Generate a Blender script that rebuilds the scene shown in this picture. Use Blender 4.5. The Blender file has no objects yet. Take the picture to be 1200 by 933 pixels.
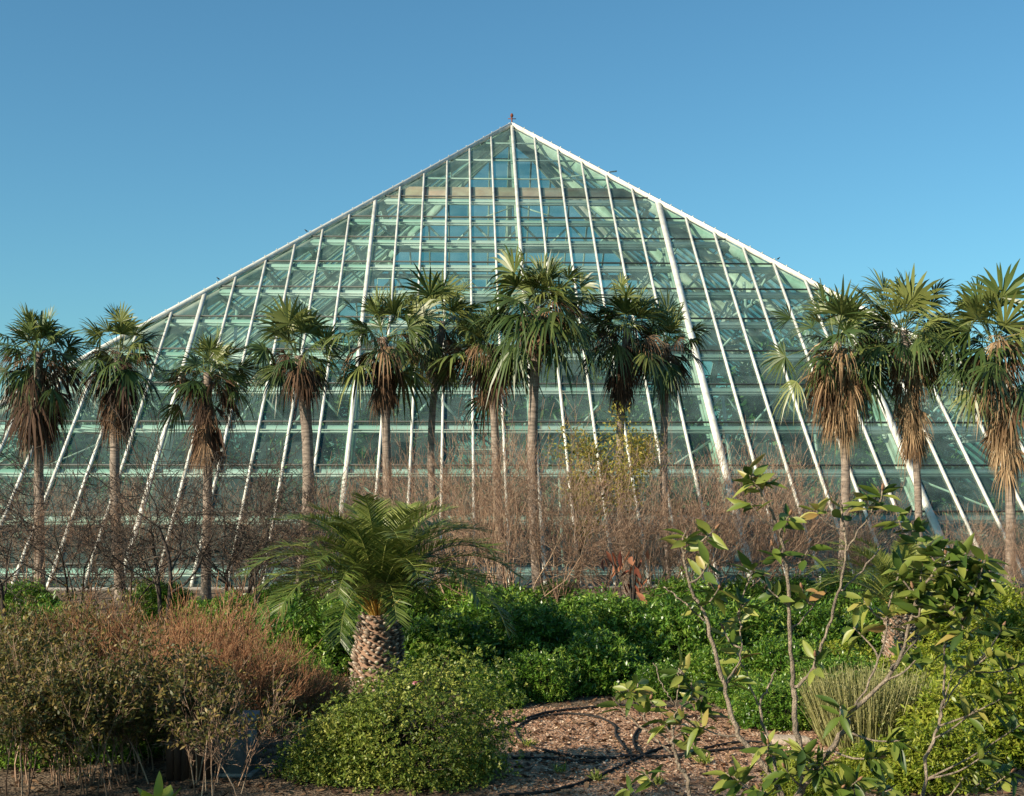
import bpy, math
import numpy as np
from math import sin, cos, pi, radians as RD
sc = bpy.context.scene
# ------------------------------------------------------------------ camera
FPX, HC, YH = 1550.0, 4.7, 563.0
cam_d = bpy.data.cameras.new('camera'); cam = bpy.data.objects.new('camera', cam_d)
sc.collection.objects.link(cam); sc.camera = cam
cam.location = (0, 0, HC); cam.rotation_euler = (RD(90), 0, 0)
cam_d.sensor_width = 36; cam_d.lens = 36*FPX/1200; cam_d.shift_y = (YH-466.5)/1200
cam_d.clip_start = 0.1; cam_d.clip_end = 6000
# ------------------------------------------------------------------ light
SUN_EL, SUN_AZ = RD(27), RD(236)       # azimuth measured clockwise from +Y: behind the camera on the left
w = bpy.data.worlds.new('World'); sc.world = w; w.use_nodes = True
nt = w.node_tree; bg = nt.nodes['Background']
sky = nt.nodes.new('ShaderNodeTexSky'); sky.sky_type = 'NISHITA'; sky.sun_disc = False
sky.sun_elevation = SUN_EL; sky.sun_rotation = SUN_AZ
sky.air_density = 1.0; sky.dust_density = 0.9; sky.ozone_density = 1.0; sky.altitude = 0
tint = nt.nodes.new('ShaderNodeMix'); tint.data_type = 'RGBA'; tint.blend_type = 'MULTIPLY'; tint.inputs[0].default_value = 1
tint.inputs[7].default_value = (.49, .93, 1.06, 1)
nt.links.new(sky.outputs[0], tint.inputs[6]); nt.links.new(tint.outputs[2], bg.inputs[0]); bg.inputs[1].default_value = 0.078
sun_d = bpy.data.lights.new('sun', 'SUN'); sun = bpy.data.objects.new('sun', sun_d); sc.collection.objects.link(sun)
sun_d.energy = 5.0; sun_d.angle = RD(0.5); sun_d.color = (1.0, 0.86, 0.68)
sdir = np.array([sin(SUN_AZ)*cos(SUN_EL), cos(SUN_AZ)*cos(SUN_EL), sin(SUN_EL)])
import mathutils
sun.rotation_euler = mathutils.Vector(-sdir).to_track_quat('-Z', 'Y').to_euler()
vs = sc.view_settings
vs.view_transform = 'Standard'; vs.look = 'None'; vs.gamma = 1; vs.use_curve_mapping = False; vs.exposure = 0.74
sc.cycles.max_bounces = 8; sc.cycles.transparent_max_bounces = 24; sc.cycles.diffuse_bounces = 3
sc.cycles.glossy_bounces = 3; sc.cycles.use_denoising = True; sc.cycles.caustics_reflective = False
sc.render.film_transparent = False
# ------------------------------------------------------------------ helpers
def A_(x): return np.asarray(x, dtype=np.float64)
def at(px, py, d): return A_([(px-600)/FPX*d, d, HC-(py-YH)*d/FPX])
def gd(py): return HC*FPX/(py-YH)
def gnd(px, py):
    d = gd(py); return A_([(px-600)/FPX*d, d, 0.0])
def gx(px, d): return A_([(px-600)/FPX*d, d, 0.0])
def nrm(v): return v/np.maximum(np.linalg.norm(v, axis=-1, keepdims=True), 1e-9)
class MB:
    def __init__(s): s.v=[]; s.q=[]; s.t=[]; s.r=[]; s.n=0
    def add(s, V, Q=None, T=None, rnd=0.5):
        V = A_(V).reshape(-1, 3); k = len(V)
        if k == 0: return s
        s.v.append(V)
        if Q is not None: s.q.append(np.asarray(Q, dtype=np.int64).reshape(-1, 4)+s.n)
        if T is not None: s.t.append(np.asarray(T, dtype=np.int64).reshape(-1, 3)+s.n)
        s.r.append(np.broadcast_to(A_(rnd), (k,)).copy()); s.n += k; return s
    def build(s, name, mat, parent=None, smooth=False):
        me = bpy.data.meshes.new(name)
        V = np.concatenate(s.v); Q = np.concatenate(s.q) if s.q else np.zeros((0, 4), int)
        T = np.concatenate(s.t) if s.t else np.zeros((0, 3), int)
        me.vertices.add(len(V)); me.vertices.foreach_set('co', V.astype(np.float32).ravel())
        me.loops.add(len(Q)*4+len(T)*3)
        me.loops.foreach_set('vertex_index', np.concatenate([Q.ravel(), T.ravel()]).astype(np.int32))
        me.polygons.add(len(Q)+len(T))
        me.polygons.foreach_set('loop_start', np.concatenate([np.arange(len(Q))*4, len(Q)*4+np.arange(len(T))*3]).astype(np.int32))
        if smooth: me.polygons.foreach_set('use_smooth', np.ones(len(Q)+len(T), bool))
        me.update(calc_edges=True)
        at_ = me.attributes.new('rnd', 'FLOAT', 'POINT'); at_.data.foreach_set('value', np.concatenate(s.r).astype(np.float32))
        me.materials.append(mat)
        o = bpy.data.objects.new(name, me); sc.collection.objects.link(o)
        if parent is not None: o.parent = parent
        return o
    # ---- shapes
    def box(s, lo, hi, rnd=0.5):
        x0, y0, z0 = lo; x1, y1, z1 = hi
        V = [(x0,y0,z0),(x1,y0,z0),(x1,y1,z0),(x0,y1,z0),(x0,y0,z1),(x1,y0,z1),(x1,y1,z1),(x0,y1,z1)]
        return s.add(V, [(0,3,2,1),(4,5,6,7),(0,1,5,4),(1,2,6,5),(2,3,7,6),(3,0,4,7)], rnd=rnd)
    def bar(s, a, b, w, h, up=(0,0,1), rnd=0.5):      # box along a->b, w across, h along up
        a, b, up = A_(a), A_(b), A_(up); d = nrm(b-a); sd = nrm(np.cross(d, up)); u = np.cross(sd, d)
        V = []
        for p in (a, b):
            for i, j in ((-1,-1),(1,-1),(1,1),(-1,1)): V.append(p+sd*i*w/2+u*j*h/2)
        return s.add(V, [(0,3,2,1),(4,5,6,7),(0,1,5,4),(1,2,6,5),(2,3,7,6),(3,0,4,7)], rnd=rnd)
    def prisms(s, a, b, ra, rb, k=3, rnd=0.5):
        a, b = A_(a), A_(b); n = len(a)
        if n == 0: return s
        d = nrm(b-a); ref = np.where(np.abs(d[:, 2:3]) > .9, A_([[1, 0, 0]]), A_([[0, 0, 1]]))
        u = nrm(np.cross(d, ref)); v = np.cross(d, u)
        ra = np.broadcast_to(A_(ra), (n,)); rb = np.broadcast_to(A_(rb), (n,))
        an = np.arange(k)*2*pi/k
        ring = u[:, None, :]*np.cos(an)[None, :, None]+v[:, None, :]*np.sin(an)[None, :, None]
        V = np.concatenate([a[:, None]+ring*ra[:, None, None], b[:, None]+ring*rb[:, None, None]], 1)
        i = np.arange(k); j = (i+1) % k
        q = np.stack([i, j, j+k, i+k], 1)
        Q = q[None]+(np.arange(n)*2*k)[:, None, None]
        r = np.broadcast_to(A_(rnd), (n,)); return s.add(V, Q, rnd=np.repeat(r, 2*k))
    def tube(s, P, R, k=8, rnd=0.5, cap=True):
        P = A_(P); n = len(P); R = np.broadcast_to(A_(R), (n,))
        d = nrm(np.gradient(P, axis=0)); ref = A_([0, 0, 1]) if abs(d[0, 2]) < .9 else A_([1, 0, 0])
        u = nrm(np.cross(d[0], ref)); rings = []
        an = np.arange(k)*2*pi/k
        for i in range(n):
            u = nrm(u-d[i]*np.dot(u, d[i])); v = np.cross(d[i], u)
            rings.append(P[i]+(np.cos(an)[:, None]*u+np.sin(an)[:, None]*v)*R[i])
        i = np.arange(k); j = (i+1) % k; Q = []
        for m in range(n-1): Q.append(np.stack([i+m*k, j+m*k, j+m*k+k, i+m*k+k], 1))
        V = np.concatenate(rings); T = None
        if cap:
            V = np.concatenate([V, P[:1], P[-1:]]); T = np.concatenate([np.stack([j, i, i*0+n*k], 1), np.stack([i+(n-1)*k, j+(n-1)*k, i*0+n*k+1], 1)])
        return s.add(V, np.concatenate(Q), T, rnd=rnd)
    def strips(s, P, W, S, rnd=0.5, fold=None):        # P (N,m,3) centre lines, W (m,) or (N,m) half widths, S (N,3) or (N,m,3) side
        P = A_(P); N, m, _ = P.shape
        if N == 0: return s
        W = np.broadcast_to(A_(W), (N, m)); S = A_(S)
        if S.ndim == 2: S = np.broadcast_to(S[:, None], (N, m, 3))
        L = P-S*W[..., None]; R = P+S*W[..., None]
        r = np.broadcast_to(A_(rnd), (N,))
        if fold is None:
            V = np.stack([L, R], 2); c = 2; i = np.arange(m-1)*2
            q = np.stack([i, i+1, i+3, i+2], 1)
        else:
            d = nrm(np.gradient(P, axis=1)); nn = nrm(np.cross(S, d))
            V = np.stack([L, P-nn*(W*fold)[..., None], R], 2); c = 3; i = np.arange(m-1)*3
            q = np.concatenate([np.stack([i, i+1, i+4, i+3], 1), np.stack([i+1, i+2, i+5, i+4], 1)])
        Q = q[None]+(np.arange(N)*m*c)[:, None, None]
        return s.add(V, Q, rnd=np.repeat(r, m*c))
    def lathe(s, prof, k=16, c=(0, 0, 0), rnd=0.5):
        P = [A_(c)+A_([0, 0, z]) for r, z in prof]; return s.tube(P, [r for r, z in prof], k, rnd)
def tag(o, label, cat, group=None, kind=None):
    if label: o['label'] = label
    if cat: o['category'] = cat
    if group: o['group'] = group
    if kind: o['kind'] = kind
    return o
def thing(name, label, cat, loc=(0, 0, 0), rz=0, group=None):
    o = bpy.data.objects.new(name, None); sc.collection.objects.link(o); o.empty_display_size = .3
    o.location = tuple(loc); o.rotation_euler = (0, 0, rz); return tag(o, label, cat, group)
def dup(root, label, loc, rz=0, scale=(1, 1, 1)):
    r = root.copy(); sc.collection.objects.link(r); r.location = tuple(loc); r.rotation_euler = (0, 0, rz); r.scale = scale
    r['label'] = label
    for ch in list(root.children):
        c = ch.copy(); sc.collection.objects.link(c); c.parent = r
    return r
# ------------------------------------------------------------------ materials
def new_mat(name):
    m = bpy.data.materials.new(name); m.use_nodes = True; n = m.node_tree
    return m, n, n.nodes['Principled BSDF'], n.nodes['Material Output']
def leafmat(name, cols, rough=.5, transl=.25, spec=.35, nscale=.6):
    m, n, p, out = new_mat(name)
    a = n.nodes.new('ShaderNodeAttribute'); a.attribute_name = 'rnd'
    no = n.nodes.new('ShaderNodeTexNoise'); no.inputs['Scale'].default_value = nscale
    geo = n.nodes.new('ShaderNodeNewGeometry'); n.links.new(geo.outputs['Position'], no.inputs['Vector'])
    ma = n.nodes.new('ShaderNodeMath'); ma.operation = 'MULTIPLY_ADD'; ma.inputs[1].default_value = .55
    mb = n.nodes.new('ShaderNodeMath'); mb.operation = 'MULTIPLY'; mb.inputs[1].default_value = .75
    n.links.new(no.outputs['Fac'], ma.inputs[0]); n.links.new(a.outputs['Fac'], mb.inputs[0]); n.links.new(mb.outputs[0], ma.inputs[2])
    cr = n.nodes.new('ShaderNodeValToRGB'); e = cr.color_ramp.elements
    e[0].position = .12; e[0].color = (*cols[0], 1); e[1].position = .98; e[1].color = (*cols[-1], 1)
    for i, c in enumerate(cols[1:-1]):
        x = e.new(.12+.86*(i+1)/(len(cols)-1)); x.color = (*c, 1)
    n.links.new(ma.outputs[0], cr.inputs[0]); n.links.new(cr.outputs[0], p.inputs['Base Color'])
    p.inputs['Roughness'].default_value = rough; p.inputs['Specular IOR Level'].default_value = spec
    if transl > 0:
        t = n.nodes.new('ShaderNodeBsdfTranslucent'); n.links.new(cr.outputs[0], t.inputs[0])
        mx = n.nodes.new('ShaderNodeMixShader'); mx.inputs[0].default_value = transl
        n.links.new(p.outputs[0], mx.inputs[1]); n.links.new(t.outputs[0], mx.inputs[2]); n.links.new(mx.outputs[0], out.inputs[0])
    return m
def noisemat(name, c0, c1, scale=4, rough=.7, bump=.2, detail=6, metal=0, zscale=1, spec=.4, bscale=None, mid=None):
    m, n, p, out = new_mat(name)
    tc = n.nodes.new('ShaderNodeTexCoord'); mp = n.nodes.new('ShaderNodeMapping'); mp.inputs['Scale'].default_value = (1, 1, zscale)
    no = n.nodes.new('ShaderNodeTexNoise'); no.inputs['Scale'].default_value = scale; no.inputs['Detail'].default_value = detail
    n.links.new(tc.outputs['Object'], mp.inputs[0]); n.links.new(mp.outputs[0], no.inputs['Vector'])
    cr = n.nodes.new('ShaderNodeValToRGB'); e = cr.color_ramp.elements
    e[0].position = .32; e[0].color = (*c0, 1); e[1].position = .68; e[1].color = (*c1, 1)
    if mid: x = e.new(.5); x.color = (*mid, 1)
    n.links.new(no.outputs['Fac'], cr.inputs[0]); n.links.new(cr.outputs[0], p.inputs['Base Color'])
    p.inputs['Roughness'].default_value = rough; p.inputs['Metallic'].default_value = metal; p.inputs['Specular IOR Level'].default_value = spec
    if bump:
        n2 = n.nodes.new('ShaderNodeTexNoise'); n2.inputs['Scale'].default_value = bscale or scale*4; n2.inputs['Detail'].default_value = 5
        n.links.new(mp.outputs[0], n2.inputs['Vector'])
        b = n.nodes.new('ShaderNodeBump'); b.inputs['Strength'].default_value = bump; b.inputs['Distance'].default_value = .05
        n.links.new(n2.outputs['Fac'], b.inputs['Height']); n.links.new(b.outputs[0], p.inputs['Normal'])
    return m
M = {}
M['palm'] = leafmat('fan_palm_green', [(.012,.026,.008), (.028,.055,.013), (.065,.10,.024), (.17,.19,.05)], .42, .14, .45)
M['dead'] = leafmat('dead_frond', [(.022,.012,.009), (.055,.03,.018), (.11,.062,.034), (.25,.155,.085)], .75, .08, .2)
M['tan'] = leafmat('sunlit_dead_frond', [(.05,.028,.015), (.13,.075,.038), (.26,.165,.085), (.46,.33,.19)], .75, .15, .2)  # lighter tan copy of the dead fronds, sunlit look put into the colour
M['trunk'] = noisemat('palm_trunk', (.12,.095,.075), (.34,.27,.21), 3, .85, .5, zscale=5)
M['date'] = leafmat('date_palm_green', [(.02,.045,.008), (.045,.08,.013), (.11,.15,.025), (.28,.30,.08)], .4, .25, .45)
M['scale_'] = leafmat('date_palm_scales', [(.04,.022,.015), (.12,.08,.055), (.27,.21,.155), (.46,.39,.31)], .85, 0, .2)
M['orange'] = leafmat('petiole_yellow', [(.35,.17,.03), (.5,.27,.05), (.5,.35,.08), (.42,.36,.1)], .5, .1)
M['hedge'] = leafmat('hedge_leaf', [(.014,.042,.005), (.04,.105,.010), (.11,.22,.022), (.32,.42,.07)], .35, .25, .5, .8)
M['hedge2'] = leafmat('bright_leaf', [(.045,.08,.006), (.11,.17,.012), (.23,.28,.025), (.38,.38,.06)], .4, .3, .4, .9)
M['small'] = leafmat('small_leaf', [(.035,.065,.009), (.085,.135,.016), (.19,.24,.035), (.40,.40,.09)], .45, .25, .4, 1.5)
M['olive'] = leafmat('olive_leaf', [(.03,.035,.008), (.06,.07,.014), (.12,.115,.025), (.26,.18,.05)], .5, .25, .35, 1.2)
M['magn'] = leafmat('magnolia_leaf', [(.022,.048,.010), (.05,.095,.016), (.10,.15,.022), (.31,.33,.07), (.34,.20,.07)], .42, .3, .4, 2)
M['bud'] = noisemat('magnolia_bud', (.14,.06,.03), (.30,.17,.09), 30, .8, .1)
M['twig'] = leafmat('brown_twig', [(.06,.036,.025), (.16,.096,.062), (.28,.175,.115), (.47,.33,.22)], .8, 0, .2, .5)
M['redtwig'] = leafmat('reddish_twig', [(.09,.036,.018), (.19,.08,.038), (.30,.145,.07), (.45,.27,.14)], .8, 0, .2, .9)
M['dark'] = leafmat('dark_branch', [(.02,.016,.013), (.04,.031,.025), (.065,.05,.04), (.12,.095,.07)], .85, 0, .2, .5)
M['bark'] = noisemat('pale_bark', (.13,.11,.085), (.40,.32,.23), 16, .85, .9, zscale=.5, bscale=90, mid=(.27,.21,.15))
M['wisp'] = leafmat('wispy_leaf', [(.12,.13,.02), (.22,.21,.03), (.34,.30,.05), (.46,.36,.08)], .5, .35, .3)
M['rust'] = leafmat('rust_leaf', [(.06,.018,.010), (.13,.035,.018), (.20,.06,.03), (.28,.12,.06)], .7, .15, .3, 3)
M['reed'] = leafmat('pale_stem', [(.11,.12,.035), (.19,.19,.06), (.28,.27,.10), (.38,.35,.16)], .6, .2, .3, 1.5)
M['jungle'] = leafmat('shade_oak_leaf', [(.03,.07,.02), (.06,.13,.035), (.12,.22,.06), (.26,.36,.13)], .45, .3, .4, .35)
M['inner'] = leafmat('rainforest_leaf', [(.015,.05,.014), (.035,.10,.024), (.09,.19,.045), (.32,.42,.16)], .4, .3, .5, .35)
M['white'] = noisemat('cream_white_paint', (.50,.50,.42), (.72,.72,.64), 2.2, .5, .05, bscale=20, zscale=.6)
M['steel'] = noisemat('green_white_steel', (.58,.60,.56), (.72,.73,.69), .6, .5, .05, bscale=20)
M['seal'] = noisemat('dark_glazing_seal', (.05,.055,.05), (.09,.10,.09), 2, .6, 0)
M['pink'] = noisemat('pink_brown_louvre', (.55,.27,.19), (.74,.44,.33), 1.5, .8, .1)
M['conc'] = noisemat('concrete', (.15,.14,.12), (.28,.26,.23), 2, .85, .3)
M['hose'] = noisemat('black_rubber', (.012,.012,.012), (.03,.028,.026), 8, .8, .05, spec=.2)
M['box_grey'] = noisemat('grey_painted_metal', (.07,.09,.10), (.14,.165,.18), 3, .45, .1)
M['box_brown'] = noisemat('stained_wood', (.035,.016,.010), (.085,.04,.022), 6, .7, .3, zscale=.2)
M['stone'] = noisemat('pale_stone', (.32,.25,.18), (.50,.41,.31), 5, .9, .5)
M['pinkf'] = noisemat('pink_petal', (.62,.25,.30), (.8,.45,.48), 8, .5, 0)
# glass: thin tinted sheet, dusty
def glassmat():
    m, n, p, out = new_mat('greenhouse_glass'); n.nodes.remove(p)
    tr = n.nodes.new('ShaderNodeBsdfTransparent'); tr.inputs[0].default_value = (.70,.83,.78,1)
    gl = n.nodes.new('ShaderNodeBsdfGlossy'); gl.inputs['Roughness'].default_value = .06; gl.inputs[0].default_value = (.85,.95,.92,1)
    df = n.nodes.new('ShaderNodeBsdfDiffuse'); df.inputs[0].default_value = (.30,.46,.41,1)
    ge = n.nodes.new('ShaderNodeNewGeometry'); dp = n.nodes.new('ShaderNodeVectorMath'); dp.operation = 'DOT_PRODUCT'
    n.links.new(ge.outputs['Normal'], dp.inputs[0]); n.links.new(ge.outputs['Incoming'], dp.inputs[1])
    ab = n.nodes.new('ShaderNodeMath'); ab.operation = 'ABSOLUTE'; n.links.new(dp.outputs['Value'], ab.inputs[0])
    su = n.nodes.new('ShaderNodeMath'); su.operation = 'SUBTRACT'; su.inputs[0].default_value = 1; n.links.new(ab.outputs[0], su.inputs[1])
    pw = n.nodes.new('ShaderNodeMath'); pw.operation = 'POWER'; pw.inputs[1].default_value = 5; n.links.new(su.outputs[0], pw.inputs[0])
    fr = n.nodes.new('ShaderNodeMath'); fr.operation = 'MULTIPLY_ADD'; fr.inputs[1].default_value = .9; fr.inputs[2].default_value = .06; n.links.new(pw.outputs[0], fr.inputs[0])
    tc = n.nodes.new('ShaderNodeTexCoord')
    mp = n.nodes.new('ShaderNodeMapping'); mp.inputs['Scale'].default_value = (1.2, 1.2, .25)
    no = n.nodes.new('ShaderNodeTexNoise'); no.inputs['Scale'].default_value = .9; no.inputs['Detail'].default_value = 7
    n.links.new(tc.outputs['Object'], mp.inputs[0]); n.links.new(mp.outputs[0], no.inputs['Vector'])
    mr = n.nodes.new('ShaderNodeMapRange'); mr.inputs['From Min'].default_value = .3; mr.inputs['From Max'].default_value = .75
    mr.inputs['To Min'].default_value = .02; mr.inputs['To Max'].default_value = .14; n.links.new(no.outputs['Fac'], mr.inputs[0])
    sn = n.nodes.new('ShaderNodeVectorMath'); sn.operation = 'SNAP'; sn.inputs[1].default_value = (1.52, 1.52, 2.0); ad = n.nodes.new('ShaderNodeVectorMath'); ad.inputs[1].default_value = (.004, .3, .9)
    n.links.new(tc.outputs['Object'], ad.inputs[0]); n.links.new(ad.outputs[0], sn.inputs[0]); wn = n.nodes.new('ShaderNodeTexWhiteNoise'); n.links.new(sn.outputs[0], wn.inputs['Vector'])
    pr = n.nodes.new('ShaderNodeMapRange'); pr.inputs['To Min'].default_value = 0; pr.inputs['To Max'].default_value = 1; n.links.new(wn.outputs['Value'], pr.inputs[0])
    cm = n.nodes.new('ShaderNodeMix'); cm.data_type = 'RGBA'; cm.inputs[6].default_value = (.46,.67,.60,1); cm.inputs[7].default_value = (.72,.85,.80,1); n.links.new(pr.outputs[0], cm.inputs[0]); n.links.new(cm.outputs[2], tr.inputs[0])
    mu = n.nodes.new('ShaderNodeMath'); mu.operation = 'MULTIPLY_ADD'; mu.inputs[1].default_value = .10; n.links.new(wn.outputs['Value'], mu.inputs[0]); n.links.new(mr.outputs[0], mu.inputs[2]); mr = mu
    m1 = n.nodes.new('ShaderNodeMixShader'); n.links.new(mr.outputs[0], m1.inputs[0]); n.links.new(tr.outputs[0], m1.inputs[1]); n.links.new(df.outputs[0], m1.inputs[2])
    m2 = n.nodes.new('ShaderNodeMixShader'); n.links.new(fr.outputs[0], m2.inputs[0]); n.links.new(m1.outputs[0], m2.inputs[1]); n.links.new(gl.outputs[0], m2.inputs[2])
    n.links.new(m2.outputs[0], out.inputs[0]); return m
M['glass'] = glassmat()
def groundmat(name, cols, scale, bump):
    m, n, p, out = new_mat(name)
    geo = n.nodes.new('ShaderNodeNewGeometry')
    no = n.nodes.new('ShaderNodeTexNoise'); no.inputs['Scale'].default_value = scale; no.inputs['Detail'].default_value = 10; no.inputs['Roughness'].default_value = .7
    vo = n.nodes.new('ShaderNodeTexVoronoi'); vo.inputs['Scale'].default_value = 22
    n.links.new(geo.outputs['Position'], no.inputs['Vector']); n.links.new(geo.outputs['Position'], vo.inputs['Vector'])
    mm = n.nodes.new('ShaderNodeMath'); mm.operation = 'MULTIPLY_ADD'; mm.inputs[1].default_value = .35
    n.links.new(vo.outputs['Color'], mm.inputs[0]); m3 = n.nodes.new('ShaderNodeMath'); m3.operation = 'MULTIPLY'; m3.inputs[1].default_value = .75
    n.links.new(no.outputs['Fac'], m3.inputs[0]); n.links.new(m3.outputs[0], mm.inputs[2])
    cr = n.nodes.new('ShaderNodeValToRGB'); e = cr.color_ramp.elements
    e[0].position = .3; e[0].color = (*cols[0], 1); e[1].position = .78; e[1].color = (*cols[-1], 1)
    for i, c in enumerate(cols[1:-1]):
        x = e.new(.3+.48*(i+1)/(len(cols)-1)); x.color = (*c, 1)
    n.links.new(mm.outputs[0], cr.inputs[0]); n.links.new(cr.outputs[0], p.inputs['Base Color']); p.inputs['Roughness'].default_value = .95
    p.inputs['Specular IOR Level'].default_value = .15
    b = n.nodes.new('ShaderNodeBump'); b.inputs['Strength'].default_value = bump; b.inputs['Distance'].default_value = .05
    n.links.new(vo.outputs['Distance'], b.inputs['Height']); n.links.new(b.outputs[0], p.inputs['Normal'])
    return m
M['ground'] = groundmat('leaf_litter_soil', [(.05,.035,.024), (.11,.08,.052), (.17,.125,.085), (.24,.18,.12)], 1.4, .6)
M['gravel'] = groundmat('pinkish_mulch', [(.14,.07,.04), (.30,.16,.095), (.44,.27,.165), (.58,.41,.28)], 2.2, .8)
M['chips'] = leafmat('mulch_chips', [(.09,.045,.025), (.24,.13,.075), (.38,.25,.155), (.56,.43,.31)], .9, 0, .1, 3)
# ------------------------------------------------------------------ ground
g = MB(); R_ = 3000.
g.add([(-R_,-R_,0), (R_,-R_,0), (R_,R_,0), (-R_,R_,0)], [(0,1,2,3)])
o = g.build('ground', M['ground']); o['kind'] = 'structure'
rng = np.random.default_rng(3)
pts = [gnd(*p) for p in ((560,836),(640,829),(740,826),(850,832),(960,838),(990,860),(985,900),(980,960),(985,1010),(820,1030),(640,1020),(590,980),(575,930),(590,890),(600,862))]
P = A_(pts); Pd = []
for i in range(len(P)):
    a, b = P[i], P[(i+1) % len(P)]
    for t in np.arange(0, 1, .2): Pd.append(a+(b-a)*t+A_([rng.normal(0,.05), rng.normal(0,.12), 0]))
Pd = A_(Pd); Pd[:, 2] = .004; cen = Pd.mean(0)
g = MB(); n = len(Pd); g.add(np.vstack([Pd, cen]), T=[(i, (i+1) % n, n) for i in range(n)])
o = g.build('gravel_bed', M['gravel']); o['kind'] = 'structure'
def in_poly(x, y, P):
    ins = np.zeros(len(x), bool); j = len(P)-1
    for i in range(len(P)):
        c = ((P[i,1] > y) != (P[j,1] > y)) & (x < (P[j,0]-P[i,0])*(y-P[i,1])/(P[j,1]-P[i,1]+1e-12)+P[i,0]); ins ^= c; j = i
    return ins
def chips(name, label, mat, n, x0, x1, y0, y1, size, seed, poly=None):
    r = np.random.default_rng(seed); x = r.uniform(x0, x1, n); y = r.uniform(y0, y1, n)
    if poly is not None: k = in_poly(x, y, poly); x, y = x[k], y[k]; n = len(x)
    c = np.stack([x, y, r.uniform(.008, .03, n)], 1)
    an = r.uniform(0, 2*pi, n); d = np.stack([np.cos(an), np.sin(an), r.normal(0, .35, n)], 1); sd = nrm(np.cross(d, np.stack([r.normal(0,.4,n), r.normal(0,.4,n), np.ones(n)], 1)))
    L = size*r.uniform(.5, 1.4, n); Pp = c[:, None]+d[:, None]*(L[:, None]*A_([-.5, 0, .5]))[..., None]; Pp[:, :, 2] = np.maximum(Pp[:, :, 2], .006)
    b = MB(); b.strips(Pp, (L*.32)[:, None]*A_([[.5, 1, .4]]), sd, r.uniform(0, 1, n)); ob = b.build(name, mat); ob['kind'] = 'stuff'; ob['label'] = label; ob['category'] = 'ground litter'
chips('mulch', 'pinkish brown mulch chips strewn over the bed with the hose loops', M['chips'], 26000, -2, 10, 14, 28.5, .05, 5, Pd)
chips('leaf_litter', 'brown fallen leaves and twigs lying on the soil under the shrubs', M['dead'], 26000, -14, 16, 17, 42, .10, 6)
# ------------------------------------------------------------------ glass pyramid
PD, PK, PH, PS = 94.56, .806, 30.1, 1.52
PA = PH/PK
gh = thing('glass_greenhouse', 'large glass pyramid greenhouse with white glazing bars rising behind the palms', 'greenhouse', (-.012, PD, 0), .0387)
def R4(i, p):
    p = A_(p); c, s_ = [(1,0),(0,1),(-1,0),(0,-1)][i]
    return np.stack([p[...,0]*c-p[...,1]*s_, p[...,0]*s_+p[...,1]*c, p[...,2]], -1)
fn = nrm(A_([0, -PK, 1]))                                  # outward normal of the front face
sl = nrm(A_([0, 1, PK]))                                   # up-slope direction
def fp(x, z, off=0): return A_([x, -(PH-z)/PK, z])+fn*off  # point on the front face
ZB = .12
rows = [28.28, 26.58, 24.82, 22.94, 21.18, 19.51, 17.6, 15.74, 13.7, 11.63, 9.61, 7.49, 5.28, 3.09, .9]
prng = np.random.default_rng(11)
side_stuff = MB()
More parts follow.
